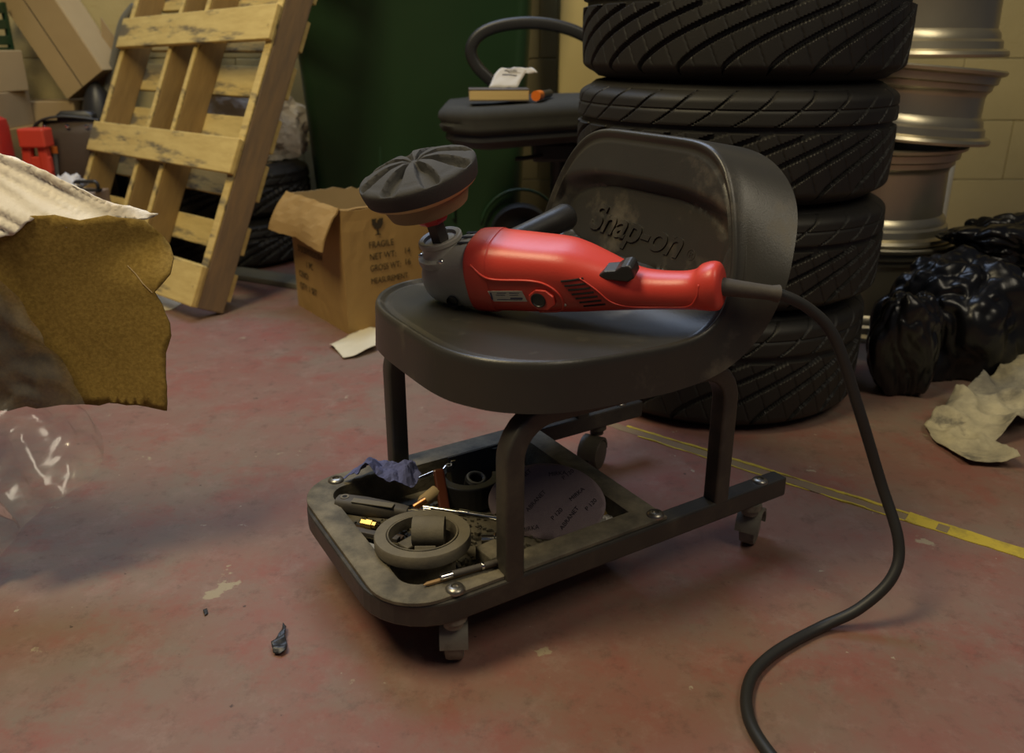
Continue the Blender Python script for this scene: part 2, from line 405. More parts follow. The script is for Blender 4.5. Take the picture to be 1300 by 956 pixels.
# seat shell
PF = crom([(0.030, 0, .3715), (.055, 0, .372), (.12, 0, .371), (.20, 0, .366), (.28, 0, .363), (.325, 0, .370), (.352, 0, .392), (.366, 0, .43), (.381, 0, .50), (.402, 0, .593)], 24)
ARC = [0]
for i in range(1, len(PF)): ARC.append(ARC[-1]+(PF[i]-PF[i-1]).length)
STOT = ARC[-1]
def prof(s):
    s = max(-.02, min(STOT+.03, s))
    if s <= 0: t = (PF[1]-PF[0]).normalized(); return PF[0]+t*s, t
    if s >= STOT: t = (PF[-1]-PF[-2]).normalized(); return PF[-1]+t*(s-STOT), t
    lo, hi = 0, len(ARC)-1
    while hi-lo > 1:
        m = (lo+hi)//2
        if ARC[m] <= s: lo = m
        else: hi = m
    q = (s-ARC[lo])/(ARC[hi]-ARC[lo]); p = PF[lo].lerp(PF[hi], q)
    a = PF[max(lo-6, 0)]; b = PF[min(hi+6, len(PF)-1)]; return p, (b-a).normalized()
SREC = STOT-.130
def seat_outline(NA):
    raw = []
    for cu, ct, ru, rt, a0 in ((1, 1, .22, .36, 0), (-1, 1, .38, .60, pi/2), (-1, -1, .38, .60, pi), (1, -1, .22, .36, 1.5*pi)):
        for k in range(33):
            a = a0+k*pi/2/32; raw.append(((cu*(1-ru)+ru*cos(a)), (ct*(1-rt)+rt*sin(a))))
    raw = [(u-.035*(1-t*t)*sst(-.3, -.9, u)+(.02*(1-t*t)-.02)*sst(.3, .9, u), t) for u, t in raw]
    L = [0]; q = raw+[raw[0]]
    for i in range(1, len(q)): L.append(L[-1]+math.hypot((q[i][0]-q[i-1][0])*.28, (q[i][1]-q[i-1][1])*.2))
    out = []; j = 0
    for i in range(NA):
        d = L[-1]*i/NA
        while L[j+1] < d: j += 1
        f = (d-L[j])/max(1e-9, L[j+1]-L[j]); out.append((q[j][0]*(1-f)+q[j+1][0]*f, q[j][1]*(1-f)+q[j+1][1]*f))
    for it in range(70):
        out = [((out[i-1][0]+2*out[i][0]+out[(i+1) % NA][0])/4, (out[i-1][1]+2*out[i][1]+out[(i+1) % NA][1])/4) for i in range(NA)]
    return out
NSEAT = 320
SOUT = seat_outline(NSEAT)
def seat_pt(a, k, off, isskirt=0.):
    u, t = SOUT[int(round(a/(2*pi)*NSEAT)) % NSEAT]
    s = STOT/2*(1+u*k)
    back = sst(.26, .40, s)
    hw = .203-.006*sst(.12, 0, s)+.013*back-.046*sst(STOT-.22, STOT, s)**1.3
    tt = t*k*hw
    # waist between seat and back
    p, tg = prof(s); nrm = Vector((-tg.z, 0, tg.x))
    o = off
    if isskirt:
        dep = .051*(1-back)+(.048+.030*sst(.36, .50, s))*back
        o = off-dep*isskirt
        tt += (1 if t > 0 else -1)*abs(t)**3*.034*isskirt*back
        p = p+tg*0
    else:
        if k < .93:
            e = ((abs(tt)/.172)**3.2+(abs(s-SREC)/.050)**(3.6 if s < SREC else 2.3))**(1/2.8)
            if s > .28:
                wd_ = .10+.18*sst(SREC-.01, SREC+.04, s)
                o -= .020*sst(1+wd_, .97, e)
                o -= .0022*exp(-((e-.97)/.030)**2)
            o += .006*(k**5)*(1-back)
        else: o += .006*(k**5)*(1-back)
    return p+nrm*o+Vector((0, tt+RW/2+.008*back, 0))
def seat_shell():
    NA = NSEAT; rings = []
    ks = [.004]+[(.93*(i/70.)) for i in range(1, 71)]
    for k in ks: rings.append([seat_pt(2*pi*i/NA, k, 0) for i in range(NA)])
    for k, o in [(.945, -.0022), (.958, -.0012), (.968, .0018), (.980, .0030), (.990, .0018), (.997, -.0022), (1.0, -.008)]:
        rings.append([seat_pt(2*pi*i/NA, k, o) for i in range(NA)])
    for q in (.14, .35, .6, .85, 1.0):
        rings.append([seat_pt(2*pi*i/NA, 1.0+.012*q, -.006*(1-q), q) for i in range(NA)])
    rings.append([seat_pt(2*pi*i/NA, .995, 0, .995) for i in range(NA)])
    for q in (.6, .2): rings.append([seat_pt(2*pi*i/NA, .985, 0, q) for i in range(NA)])
    for k in (.95, .7, .4, .1): rings.append([seat_pt(2*pi*i/NA, k, -.022) for i in range(NA)])
    mb = MB().loft(rings, cap=True)
    return mb.build('seat_shell', M_seat, stool, smooth='auto', ang=50)
seat_shell()
# embossed lettering on the backrest
pc, tg = prof(SREC); nrm = Vector((-tg.z, 0, tg.x))
o_ = pc+nrm*(-.0195)+Vector((0, RW/2+.122, 0))+tg*(-.020)
text('embossed_lettering', 'Snap-on', .056, frame(o_, (0, -1, -.04), nrm), M_seat, stool, ext=.0026, shear=.35, sx=1.10, bold=.0012)
text('embossed_lettering', '®', .020, frame(o_+Vector((0, -.216, -.006)), (0, -1, 0), nrm), M_seat, stool, ext=.0012)

# ================================================================== POLISHER
H0 = Vector((-.076, 1.082, .4165)); TL = Vector((.236, .930, .4545))
p_w = Vector((-.26, -.20, .94)).normalized()
PMX = frame(H0, TL-H0, p_w)
PMI = PMX.inverted()
pol = thing('polisher', 'red corded rotary polisher lying on the stool seat', 'polisher', matrix=PMX)
def ring(x, zc, hz, hy, n=2.6, NN=40, yc=0., skew=0.):
    out = []
    for i in range(NN):
        a = 2*pi*i/NN; c, s = cos(a), sin(a)
        y = hy*abs(c)**(2/n)*(1 if c > 0 else -1); z = hz*abs(s)**(2/n)*(1 if s > 0 else -1)
        out.append((x+skew*z, yc+y, zc+z))
    return out
def interp(tab, n):
    pts = [Vector((r[0], r[1], r[2])) for r in tab]; out = []
    for i in range(len(tab)-1):
        for k in range(n):
            q = k/n; out.append([tab[i][j]*(1-q)+tab[i+1][j]*q for j in range(len(tab[0]))])
    out.append(list(tab[-1])); return out
SK = .04
body = [(.040, .002, .0485, .046, 2.8), (.044, .002, .0515, .048, 2.8), (.070, .002, .0510, .0475, 3), (.076, .002, .0490, .0465, 3), (.12, -.001, .0465, .0450, 3), (.165, -.004, .0435, .0425, 3), (.190, -.008, .0395, .040, 2.8), (.215, -.014, .0335, .0355, 2.6), (.240, -.0205, .0275, .030, 2.4), (.265, -.0245, .0235, .0255, 2.3), (.300, -.0255, .0225, .0235, 2.2), (.322, -.0240, .0235, .0235, 2.2), (.332, -.0205, .0275, .0255, 2.2), (.344, -.0190, .0295, .0265, 2.2), (.352, -.0190, .0280, .0250, 2.2), (.356, -.0190, .0215, .0190, 2.2)]
# smooth the table with catmull-rom
def smooth_tab(tab, n=4):
    P = [list(tab[0])]+[list(t) for t in tab]+[list(tab[-1])]; out = []
    for i in range(1, len(P)-2):
        for k in range(n):
            t = k/n; out.append([.5*((2*P[i][j])+(P[i+1][j]-P[i-1][j])*t+(2*P[i-1][j]-5*P[i][j]+4*P[i+1][j]-P[i+2][j])*t*t+(3*P[i][j]-P[i-1][j]-3*P[i+1][j]+P[i+2][j])*t**3) for j in range(len(tab[0]))])
    out.append(list(tab[-1])); return out
ST = smooth_tab(body)
def skew(x): return SK*sst(.16, .05, x)
MB().loft([ring(r[0], r[1], r[2], r[3], r[4], skew=skew(r[0])) for r in ST]).build('body_shell', M_red, pol, smooth='auto', ang=55)
def body_side(x, z):
    """y of the near side surface of the red shell"""
    for i in range(len(ST)-1):
        if ST[i][0] <= x <= ST[i+1][0]:
            q = (x-ST[i][0])/(ST[i+1][0]-ST[i][0]); r = [ST[i][j]*(1-q)+ST[i+1][j]*q for j in range(5)]; break
    else: r = ST[-1]
    zz = min(.999, abs(z-r[1])/r[2]); return -r[3]*(1-zz**r[4])**(1/r[4])
def onside(x, z, up=.0004): return Vector((x+skew(x)*z, body_side(x, z)-up, z))
# moulded panel ridge on the flank
pth = crom([onside(.052, .034), onside(.068, .020), onside(.085, .014), onside(.13, .012), onside(.152, .006), onside(.166, -.008), onside(.168, -.026), onside(.158, -.036), onside(.13, -.039)], 6)
MB().tube(pth, .0016, 6).build('panel_ridge', M_red, pol, smooth=True)
pth = crom([onside(.195, .012), onside(.212, -.004), onside(.228, -.024), onside(.25, -.034), onside(.29, -.036), onside(.318, -.034), onside(.330, -.020), onside(.334, -.004)], 6)
MB().tube(pth, .0011, 6).build('handle_seam', M_red, pol, smooth=True)
for i in range(7):
    z = .010-i*.0062; x0 = .172+i*.0035; x1 = x0+.027
    MB().tube([onside(x0+(x1-x0)*k/5, z+.001*k/5, -.0002) for k in range(6)], .0014, 6).build('vent_slot', M_hole, pol)
# brush cap and rating label
bcx = .139; bp = onside(bcx, -.014, 0)
RY = frame(bp, (1, 0, -.06), (0, -1, .06))
MB().prism([(.017*cos(radians(22.5+45*k))*1.05+.004, .015*sin(radians(22.5+45*k))) for k in range(8)], -.004, .0042, RY).build('brush_housing', M_red, pol, bevel=.001)
MB().lathe([(0, .0030), (.0096, .0030), (.0100, .0050), (.0085, .0054), (.0078, .0044), (0, .0044)], 24, RY).build('brush_cap', M_black, pol, smooth='auto')
lab = MB(); vs = []
for k in range(7):
    x = .071+.047*k/6
    vs += [onside(x+.004, -.018, .0005), onside(x, -.002, .0005)]
lab.add(vs, [(2*k, 2*k+2, 2*k+3, 2*k+1) for k in range(6)]); lab.build('rating_label', M_label, pol, solid=.0006)
for k, (x0, x1, z0, z1) in enumerate([(.0735, .0755, -.015, -.004), (.083, .096, -.0045, -.0055), (.100, .114, -.0045, -.0055), (.081, .094, -.0075, -.0085), (.100, .112, -.0078, -.0086), (.081, .116, -.0145, -.0155), (.100, .117, -.0118, -.0138)]):
    sl = -.0
    q = MB(); q.add([onside(x0, z0, .0012), onside(x1, z0, .0012), onside(x1, z1, .0012), onside(x0, z1, .0012)], [(0, 1, 2, 3)]); q.build('label_print', M_labelink, pol)
p = onside(.170, -.024, .0); MB().lathe([(0, .0015), (.0018, .001), (.0022, 0)], 10, frame(p, (1, 0, 0), (0, -1, 0))).build('paint_speck', M_label, pol)
# switch
sw = MB()
poly = [(-.029, -.003), (-.020, .004), (-.006, .0065), (.002, .013), (.010, .0155), (.015, .012), (.018, -.001), (.010, -.008), (-.020, -.008)]
sw.prism(poly, -.012, .012, frame(Vector((.243, -.016, .010)), (1, 0, -.10), (0, -1, 0)))
sw.build('trigger_switch', M_black, pol, bevel=.0025, smooth=False)
# gear head
head = [(-.043, -.004, .013, .014, 2.2), (-.040, -.004, .022, .024, 2.3), (-.028, -.004, .033, .035, 2.4), (-.006, -.002, .041, .042, 2.5), (.020, .001, .0455, .0445, 2.6), (.042, .002, .0480, .0460, 2.8)]
MB().loft([ring(r[0], r[1], r[2], r[3], r[4], skew=SK) for r in smooth_tab(head)]).build('gear_head', M_gear, pol, smooth='auto', ang=55)
p_l = (PMI.to_3x3() @ p_w).normalized()
hb = Vector((-.006, -.002, .016))
SPN = frame(hb, Vector((1, 0, 0)), p_l); SPN = frame(hb, Vector((1, 0, 0))-p_l*p_l.x, p_l)
MB().lathe([(0, .006), (.0365, .006), (.0375, .010), (.0365, .015), (.030, .017), (.0275, .021), (.0275, .029), (.0295, .031), (.0295, .036), (.0275, .0375), (.0225, .036), (.0215, .032), (0, .032)], 40, SPN).build('bearing_collar', M_gear, pol, smooth='auto')
for k in range(4):
    a = radians(20+90*k); MB().lathe([(0, .019), (.0035, .0185), (.0042, .016), (.0042, .012)], 12, SPN @ Matrix.Translation((.0325*cos(a), .0325*sin(a), 0))).build('screw', M_chrome, pol, smooth=True)
MB().lathe([(0, 0), (.0075, 0), (.008, -.002), (.008, -.004)], 16, frame(Vector((.012, -.0430, -.020)), (1, 0, 0), (0, 1, .15))).build('oil_plug', M_black, pol, smooth='auto')
for k in range(3):
    MB().box((.030, -.012+k*.014, .0495-abs(k-1)*.001), (.016, .0045, .0012), Matrix.Shear('XY', 4, (SK, 0))).build('vent_slot', M_hole, pol)
MB().lathe([(0, .028), (.0125, .028), (.0125, .060), (.0105, .062), (.0105, .064), (0, .064)], 6, SPN).build('spindle', M_dkgrey, pol)
MB().lathe([(0, .06), (.0085, .06), (.0085, .074), (0, .074)], 20, SPN).build('spindle_thread', M_steel, pol, smooth='auto')
hub = MB().lathe([(0, .060), (.0185, .060), (.0215, .064), (.0225, .086), (0, .086)], 8, SPN).build('pad_hub', M_redhub, pol)
MB().lathe([(0, .078), (.047, .078), (.052, .080), (.0575, .096), (.060, .101), (0, .101)], 56, SPN).build('backing_plate', M_tan, pol, smooth='auto')
MB().lathe([(0, .1005), (.062, .1005), (.0705, .105), (.0735, .110), (0, .110)], 56, SPN).build('pad_backing', M_cream, pol, smooth='auto')
def foam():
    NA, NR = 192, 30; rings = []
    z0 = .1085
    for j in range(NR+1):
        q = j/NR; rr = []
        for i in range(NA):
            a = 2*pi*i/NA
            # dome with eight scalloped radial flutes
            if q < .2: r = .0735+.0035*sin(q/.2*pi/2); z = z0+.020*(q/.2)
            elif q < .42: t = (q-.2)/.22*pi/2; r = .063+.014*cos(t); z = z0+.020+.0070*sin(t)
            else: t = (q-.42)/.58; r = .063*(1-t)+.0002; z = z0+.0270+.010*sst(.075, .03, r)+.001*t
            fa = ((a/(2*pi)*8) % 1.0); d = min(fa, 1-fa)*2*pi/8*r   # distance to flute axis
            wv = .0022+.0105*sst(.004, .060, r)
            cut = sst(1.0, .60, d/wv)*sst(.004, .016, r)*sst(.0772, .0690, r) if q > .2 else 0
            cen = .010*sst(.016, .004, r) if q > .42 else 0
            z += -.0130*cut-cen*.35
            rr.append((r*cos(a), r*sin(a), z))
        rings.append(rr)
    MB().loft(rings, SPN).build('foam_pad', M_foam, pol, smooth='auto', ang=60)
foam()
# side handle on the far side
h1 = Vector((-.045, 1.108, .430)); hd = (Vector((.084, 1.222, .464))-h1).normalized()
hw_ = [h1+hd*t for t in (0, .03, .045, .06, .10, .14, .168, .175, .178)]
MB().tube([PMI @ q for q in hw_], .0205, 20, scale=[.45, .45, .9, .82, .86, .92, 1.0, .9, .5]).build('side_handle', M_black, pol, smooth='auto', ang=60)
# strain relief and cable
CABR = .0070
cw = [(.262, 1.004, .4135), (.300, 1.000, .4135), (.314, .938, .4260), (.357, .945, .404), (.392, .945, .366), (.431, .940, .276), (.470, .935, .179), (.491, .905, .109), (.480, .885, .068), (.440, .874, .030), (.393, .866, .009), (.340, .835, .0071), (.303, .806, .0071), (.278, .776, .0071), (.262, .735, .0071), (.262, .69, .0071), (.285, .63, .0071), (.34, .55, .0071), (.40, .45, .0071)]
a0 = PMX @ Vector((.350, 0, -.019))
cw[0] = tuple(a0); cw[1] = tuple(a0.lerp(Vector(cw[2]), .5))
MB().tube([PMI @ q for q in crom(cw, 8)], CABR, 12).build('power_cable', M_blackrub, pol, smooth=True)
sr = [a0.lerp(Vector(cw[2]), t/8) for t in range(9)]
MB().tube([PMI @ q for q in sr], .0098, 16, scale=[1.15, 1.1, 1.05, 1.0, .98, .95, .92, .92, 1.1]).build('strain_relief', M_dkgrey, pol, smooth='auto', ang=60)

# ================================================================== helpers for sheets and blobs
from mathutils.geometry import delaunay_2d_cdt
def at(px, py, Y):
    """point seen at photo pixel (px, py) at distance Y in front of the camera"""
    dx = (px-650)/FPX; dy = (433-py)/FPX
    d = Vector((dx, cos(TILT)+dy*sin(TILT), -sin(TILT)+dy*cos(TILT)))
    return Vector((0, 0, CAMH))+d*(Y/d.y)
def flat(px, py, z=0.):
    dx = (px-650)/FPX; dy = (433-py)/FPX
    d = Vector((dx, cos(TILT)+dy*sin(TILT), -sin(TILT)+dy*cos(TILT)))
    return Vector((0, 0, CAMH))+d*((z-CAMH)/d.z)
def inpoly(x, y, P):
    c = False; n = len(P); j = n-1
    for i in range(n):
        if (P[i][1] > y) != (P[j][1] > y) and x < (P[j][0]-P[i][0])*(y-P[i][1])/(P[j][1]-P[i][1])+P[i][0]: c = not c
        j = i
    return c
def densify(P, d, jag=0., seed=0.):
    out = []
    for i in range(len(P)):
        a, b = Vector(P[i][:2]), Vector(P[(i+1) % len(P)][:2]); n = max(1, int((b-a).length/d)); nn = (b-a).normalized(); nn = Vector((-nn.y, nn.x))
        for k in range(n):
            p = a.lerp(b, k/n)
            if k and jag: p = p+nn*jag*(nz3(p.x*90, p.y*90, seed)+.6*nz3(p.x*260, p.y*260, seed))
            out.append(p)
    return out
def sheet(P, d, fn, jag=0., seed=0.):
    """triangulated sheet with outline P (2d), inner points every d, fn maps 2d to 3d"""
    B = densify(P, d, jag, seed); n = len(B)
    x0 = min(p.x for p in B); x1 = max(p.x for p in B); y0 = min(p.y for p in B); y1 = max(p.y for p in B)
    pts = list(B); rnd = random.Random(int(seed*13)+5)
    i = 0; y = y0+d/2
    while y < y1:
        x = x0+d/2+(d/2 if i % 2 else 0)
        while x < x1:
            q = (x+rnd.uniform(-.15, .15)*d, y+rnd.uniform(-.15, .15)*d)
            if inpoly(q[0], q[1], B) and min((q[0]-b.x)**2+(q[1]-b.y)**2 for b in B) > (.4*d)**2: pts.append(Vector(q))
            x += d
        y += d*.87; i += 1
    r = delaunay_2d_cdt(pts, [], [list(range(n))], 1, 1e-6)
    mb = MB(); mb.add([fn(p.x, p.y) for p in r[0]], [tuple(f) for f in r[2]]); return mb
def ridge(x, y, z, f):
    return 1-abs(nz3(x*f, y*f, z*f))*2.2
import bmesh
def blob(fn, sub=5):
    bm = bmesh.new(); bmesh.ops.create_icosphere(bm, subdivisions=sub, radius=1); mb = MB()
    mb.v = [Vector(fn(v.co)) for v in bm.verts]; bm.verts.index_update(); mb.f = [tuple(v.index for v in f.verts) for f in bm.faces]; bm.free(); return mb

# ================================================================== TYRES
TR, TW = .309, .21
def tread_mesh(R=TR, Wd=TW, NT=1150, NV=70):
    mb = MB(); vs = []; N1 = 25; N2 = 50; N3 = 27
    for i in range(NT):
        th = 2*pi*i/NT
        for j in range(NV+1):
            v = j/NV; z = .012+v*(Wd-.024)
            e = abs(v-.5)*2; crown = -.004*e**2-.020*max(0, (e-.80)/.20)**2.2
            d = 0
            if v < .635:
                u = max(0., (v-.04)/.6); g = 2.7*u**1.5; dg = 2.7*1.5*u**.5/.6
                ph = (th*N1/(2*pi)-g) % 1.; ph = min(ph, 1-ph)*2*pi*R/N1
                sl = dg*2*pi*R/N1/(Wd-.024); ph *= 1/sqrt(1+sl*sl)
                wv = .0031*sst(.02, .10, v)+.0010
                d = max(d, .0085*sst(wv*1.15, wv*.85, ph))
                ph = (th*N2/(2*pi)+2.2*v) % 1.; ph = min(ph, 1-ph)*2*pi*R/N2
                d = max(d, .0016*sst(.0020, .0007, ph)*sst(.05, .12, v))
            elif v > .69:
                u = (v-.69)/.31; ph = (th*N3/(2*pi)-1.1*u**.8) % 1.; ph = min(ph, 1-ph)*2*pi*R/N3
                d = max(d, .0050*sst(.0034, .0013, ph))
                d = max(d, .0025*sst(.0026, .0010, abs(v-.83)*Wd))
            d = max(d, .0090*sst(.0075, .0045, abs(v-.662)*Wd))
            r = R+crown-d; vs.append((r*cos(th), r*sin(th), z))
    fs = []
    for i in range(NT):
        k = (i+1) % NT
        for j in range(NV): fs.append((i*(NV+1)+j, k*(NV+1)+j, k*(NV+1)+j+1, i*(NV+1)+j+1))
    return mb.add(vs, fs)
def make_tyre(label, loc, R=TR, Wd=TW, group=None, fine=True):
    t = thing('tyre', label, 'tyre', loc, group=group)
    tread_mesh(R, Wd, 1300 if fine else 360, 72 if fine else 24).build('tread', M_rubber, t, smooth='auto', ang=38)
    for top in (0, 1):
        q = [(R-.024, .012), (R-.034, .004), (R-.055, 0.), (R-.085, 0.), (R-.105, .006), (R-.112, .018), (R-.110, .030), (R-.085, .020), (R-.03, .018)]
        if top: q = [(r, Wd-z) for r, z in q]
        MB().lathe(q, 96).build('sidewall', M_rubber, t, smooth=True)
    return t
ty = [(.437, 1.735, 0., .236, 'bottom tyre of the four-tyre stack, resting on the floor behind the stool'),
      (.449, 1.732, .236, .196, 'second tyre from the floor in the four-tyre stack behind the backrest'),
      (.443, 1.728, .432, .211, 'third tyre from the floor in the stack, just above the stool backrest'),
      (.448, 1.730, .643, .212, 'top tyre of the four-tyre stack, cut by the upper photo edge')]
base_t = None
for i, (x, y, z, h, lb) in enumerate(ty):
    if base_t is None: o = base_t = make_tyre(lb, (x, y, z), group='tyres in the tall stack')
    else: o = copy_tree(base_t); o['label'] = lb
    o.location = (x, y, z); o.rotation_euler = (0, 0, .37*i); o.scale = (1.0, 1.0, h/TW)

# ================================================================== LOOSE WHEEL RIMS
def make_rim(label, loc, rot, R=.235, Hh=.2, group='bare alloy wheels stacked by the wall'):
    t = thing('wheel_rim', label, 'wheel rim', loc, rot, group)
    pr_ = [(R-.022, .004), (R-.002, 0), (R, .006), (R-.003, .013), (R-.016, .018), (R-.018, .034), (R-.024, .040), (R-.026, .052), (R-.034, .062), (R-.036, Hh-.066), (R-.034, Hh-.056), (R-.026, Hh-.048), (R-.024, Hh-.036), (R-.016, Hh-.032), (R-.014, Hh-.016), (R-.002, Hh-.011), (R, Hh-.004), (R-.004, Hh), (R-.022, Hh-.004)]
    MB().lathe(pr_, 96).build('barrel', M_alloy, t, smooth='auto', ang=35)
    inn = [(R-.022, .004), (R-.030, .02), (R-.050, .07), (R-.052, Hh-.07), (R-.030, Hh-.02), (R-.022, Hh-.004)]
    MB().lathe(inn, 64).build('inner_barrel', M_alloyd, t, smooth=True)
    sp = MB(); sp.lathe([(0, Hh-.05), (.06, Hh-.045), (.075, Hh-.055), (.075, Hh-.075), (0, Hh-.08)], 40)
    sp.build('hub', M_alloyd, t, smooth='auto')
    for k in range(5):
        a = 2*pi*k/5
        MB().sweep([(.06*cos(a), .06*sin(a), Hh-.06), ((R-.05)*cos(a), (R-.05)*sin(a), Hh-.075)], rrect(.045, .025, .006)).build('spoke', M_alloyd, t)
    return t
RX, RY_ = .945, 2.175
rims = [(RX, RY_, 0, .24, 0, 0, .232, 'lowest bare alloy wheel, mostly hidden behind the black bags'),
        (RX-.015, RY_-.01, .242, .232, 0, 0, .215, 'narrow pale alloy wheel just above the black bags'),
        (RX+.005, RY_, .492, .172, 1.0, 4.5, .245, 'tilted alloy wheel in the middle of the stack beside the tyres'),
        (RX+.015, RY_+.02, .680, .20, .5, .2, .252, 'bright wide alloy wheel near the top of the stack'),
        (RX+.035, RY_+.01, .886, .2, 0, 0, .255, 'topmost alloy wheel, only its lower lip in view')]
for x, y, z, h, tx, tyy, R, lb in rims:
    make_rim(lb, (x, y, z+R*sin(radians(max(tx, tyy)))*.0), (radians(tx*.5), radians(tyy), 0), R, h)

# ================================================================== BLACK BAGS
def bag(label, c, rx, ry, rz, seed, fold=.16, sub=6, tail=None, drop=0.):
    def fn(p):
        q = p*1.0; s = seed*3.7
        low = .22*nz3(q.x*1.1+s, q.y*1.1, q.z*1.1)
        w1 = nz3(q.x*1.5+s, q.y*1.5+low*3, q.z*1.0); w2 = nz3(q.x*2.6+s+w1, q.y*2.6+4, q.z*1.7+w1); w3 = nz3(q.x*5.5+s+2*w2, q.y*5.5, q.z*3.2+3*w1)
        sa = lambda n: sqrt(n*n+.0012)
        r = 1+low+fold*(1.5*sa(w1)-.3)+fold*.75*(1.5*sa(w2)-.3)+fold*.20*(1.5*sa(w3)-.3)
        v = Vector((q.x*rx*r, q.y*ry*r, q.z*rz*r))
        if tail:
            k = sst(.35, 1.0, q.dot(Vector(tail).normalized())); v += Vector(tail)*k
        v.z = max(v.z+rz*.86, .002+.004*abs(nz3(v.x*30, v.y*30, s)))
        return v
    o = blob(fn, sub).build('bin_bag', M_bag, smooth=True); o.location = c
    return tag(o, label, 'bin bag', 'black bags of rubbish by the wheels')
bag('narrow limp black bag slumped at the foot of the tyre stack', (.835, 1.655, 0), .070, .06, .115, 1.3, .16, tail=(-.02, -.02, .02))
bag('black bag with a shiny flat top beside the tyres', (1.005, 1.80, 0), .15, .12, .140, 2.2, .20)
bag('large rounded black bag at the right edge above the dirty cloth', (1.345, 1.96, 0), .20, .16, .160, 5.1, .18)
bag('knotted black bag lying on top, in front of the narrow wheel', (1.165, 1.93, .215), .125, .075, .058, 8.4, .24)
bag('black bag at the far right edge behind the rounded one', (1.60, 2.40, .0), .22, .15, .125, 11.7, .2)

# ================================================================== DIRTY CLOTH AND SCRAPS
def crumple(name, label, cat, P, m, hfn, d=.012, th=.0015, jag=.002, seed=1., loc=None):
    cx = sum(p[0] for p in P)/len(P); cy = sum(p[1] for p in P)/len(P)
    Q = [(p[0]-cx, p[1]-cy) for p in P]
    mb = sheet(Q, d, lambda x, y: Vector((x, y, max(.0012, hfn(x, y)))), jag, seed)
    o = mb.build(name, m, smooth=True, solid=th); o.location = (cx, cy, 0 if loc is None else loc)
    return tag(o, label, cat)
P = [flat(*q) for q in [(1172, 545), (1180, 560), (1225, 592), (1292, 597), (1262, 568), (1330, 545), (1420, 520), (1400, 478), (1320, 466)]]
P = [(p.x, p.y) for p in P]+[(.90, 1.56)]
def cloth_h(x, y):
    g1 = max(0, ridge(x+.15*y, y-.1*x, 2.2, 7)); g2 = max(0, ridge(x, y, 5.1, 13)); g3 = abs(nz3(x*30, y*30, 4))
    return .003+.036*g1**1.5*sst(-.24, -.06, x+y*.2)+.016*g2**1.5+.006*g3+.060*sst(.02, .20, x+y*.3)
crumple('dirty_cloth', 'crumpled dirty cream cloth on the floor in front of the black bags', 'cloth', P, M_dirty, cloth_h, .007, .0012, .002, 2)
P = [flat(*q) for q in [(418, 441), (437, 432), (467, 417), (485, 428), (478, 446), (452, 455), (436, 457), (430, 450)]]
crumple('paper_scrap', 'small cream paper scrap on the floor beside the fragile box', 'paper', [(p.x, p.y) for p in P], M_paperc, lambda x, y: .006+.016*max(0, nz3(x*14, y*14, 1))+.01*sst(.0, .05, x), .007, .0008, .001, 3)
P = [flat(*q) for q in [(347, 832), (345, 822), (352, 815), (358, 806), (360, 797), (364, 800), (362, 812), (365, 820), (364, 830), (356, 834)]]
crumple('black_scrap', 'small black crumpled scrap lying on the bare floor in the left foreground', 'scrap', [(p.x, p.y) for p in P], M_chip, lambda x, y: .003+.006*max(0, ridge(x, y, 1, 60)), .0025, .001, .0006, 4)
P = [flat(*q) for q in [(258, 776), (263, 774), (264, 780), (260, 783)]]
crumple('black_fleck', 'tiny black fleck on the floor left of the bigger scrap', 'scrap', [(p.x, p.y) for p in P], M_chip, lambda x, y: .002, .002, .001, .0003, 5)

# ================================================================== FRAGILE BOX
BC = Vector((-.421, 2.019, 0)); bl = Vector((-.596, .803, 0)); br = Vector((.803, .596, 0)); LB, LR, LH = .325, .265, .322
BMX = Matrix(((br.x, bl.x, 0, BC.x), (br.y, bl.y, 0, BC.y), (0, 0, 1, 0), (0, 0, 0, 1)))
cb = thing('cardboard_box', 'open brown cardboard box marked fragile, one flap hanging down', 'box', matrix=BMX)
tk = .004
def panel(name, fn, nu, nv, m, parent): return MB().grid(fn, nu, nv).build(name, m, parent, solid=tk, smooth=False)
MB().box((LR/2, LB/2, tk/2), (LR, LB, tk)).build('base', M_card, cb)
dn = lambda a, b: .003*nz3(a*9, b*9, 4)
MB().grid(lambda u, v: Vector((u*LR, .002+dn(u, v)*v*(1-u), v*(LH-.004*sin(u*9)))), 14, 12).build('front_panel', M_card, cb, solid=tk)
MB().grid(lambda u, v: Vector((.002+dn(u, v+3)*.5, u*LB, v*LH)), 14, 12).build('side_panel', M_card, cb, solid=tk)
MB().grid(lambda u, v: Vector((LR, u*LB, v*LH)), 6, 6).build('side_panel', M_cardin, cb, solid=tk)
MB().grid(lambda u, v: Vector((u*LR, LB, v*(LH+.02*nz3(u*7, 2, 1)))), 14, 12).build('back_panel', M_cardin, cb, solid=tk)
# hanging flap over the left panel
MB().grid(lambda u, v: Vector((-.004-.050*sin(v*1.4)-.008*sin(u*7+v)*v, u*(LB+.02*v)-.01*v, LH+.006-.088*v-.012*v*v+.006*nz3(u*8, v*5, 2))), 16, 8).build('flap', M_card, cb, solid=tk)
MB().grid(lambda u, v: Vector((u*LR, .004+.05*v, LH+.002-.055*v+.006*nz3(u*6, v*4, 7))), 12, 6).build('flap', M_card, cb, solid=tk)
MB().grid(lambda u, v: Vector((LR-.004-.05*v, .02+u*(LB-.05), LH-.01-.06*v)), 8, 5).build('flap', M_cardin, cb, solid=tk)
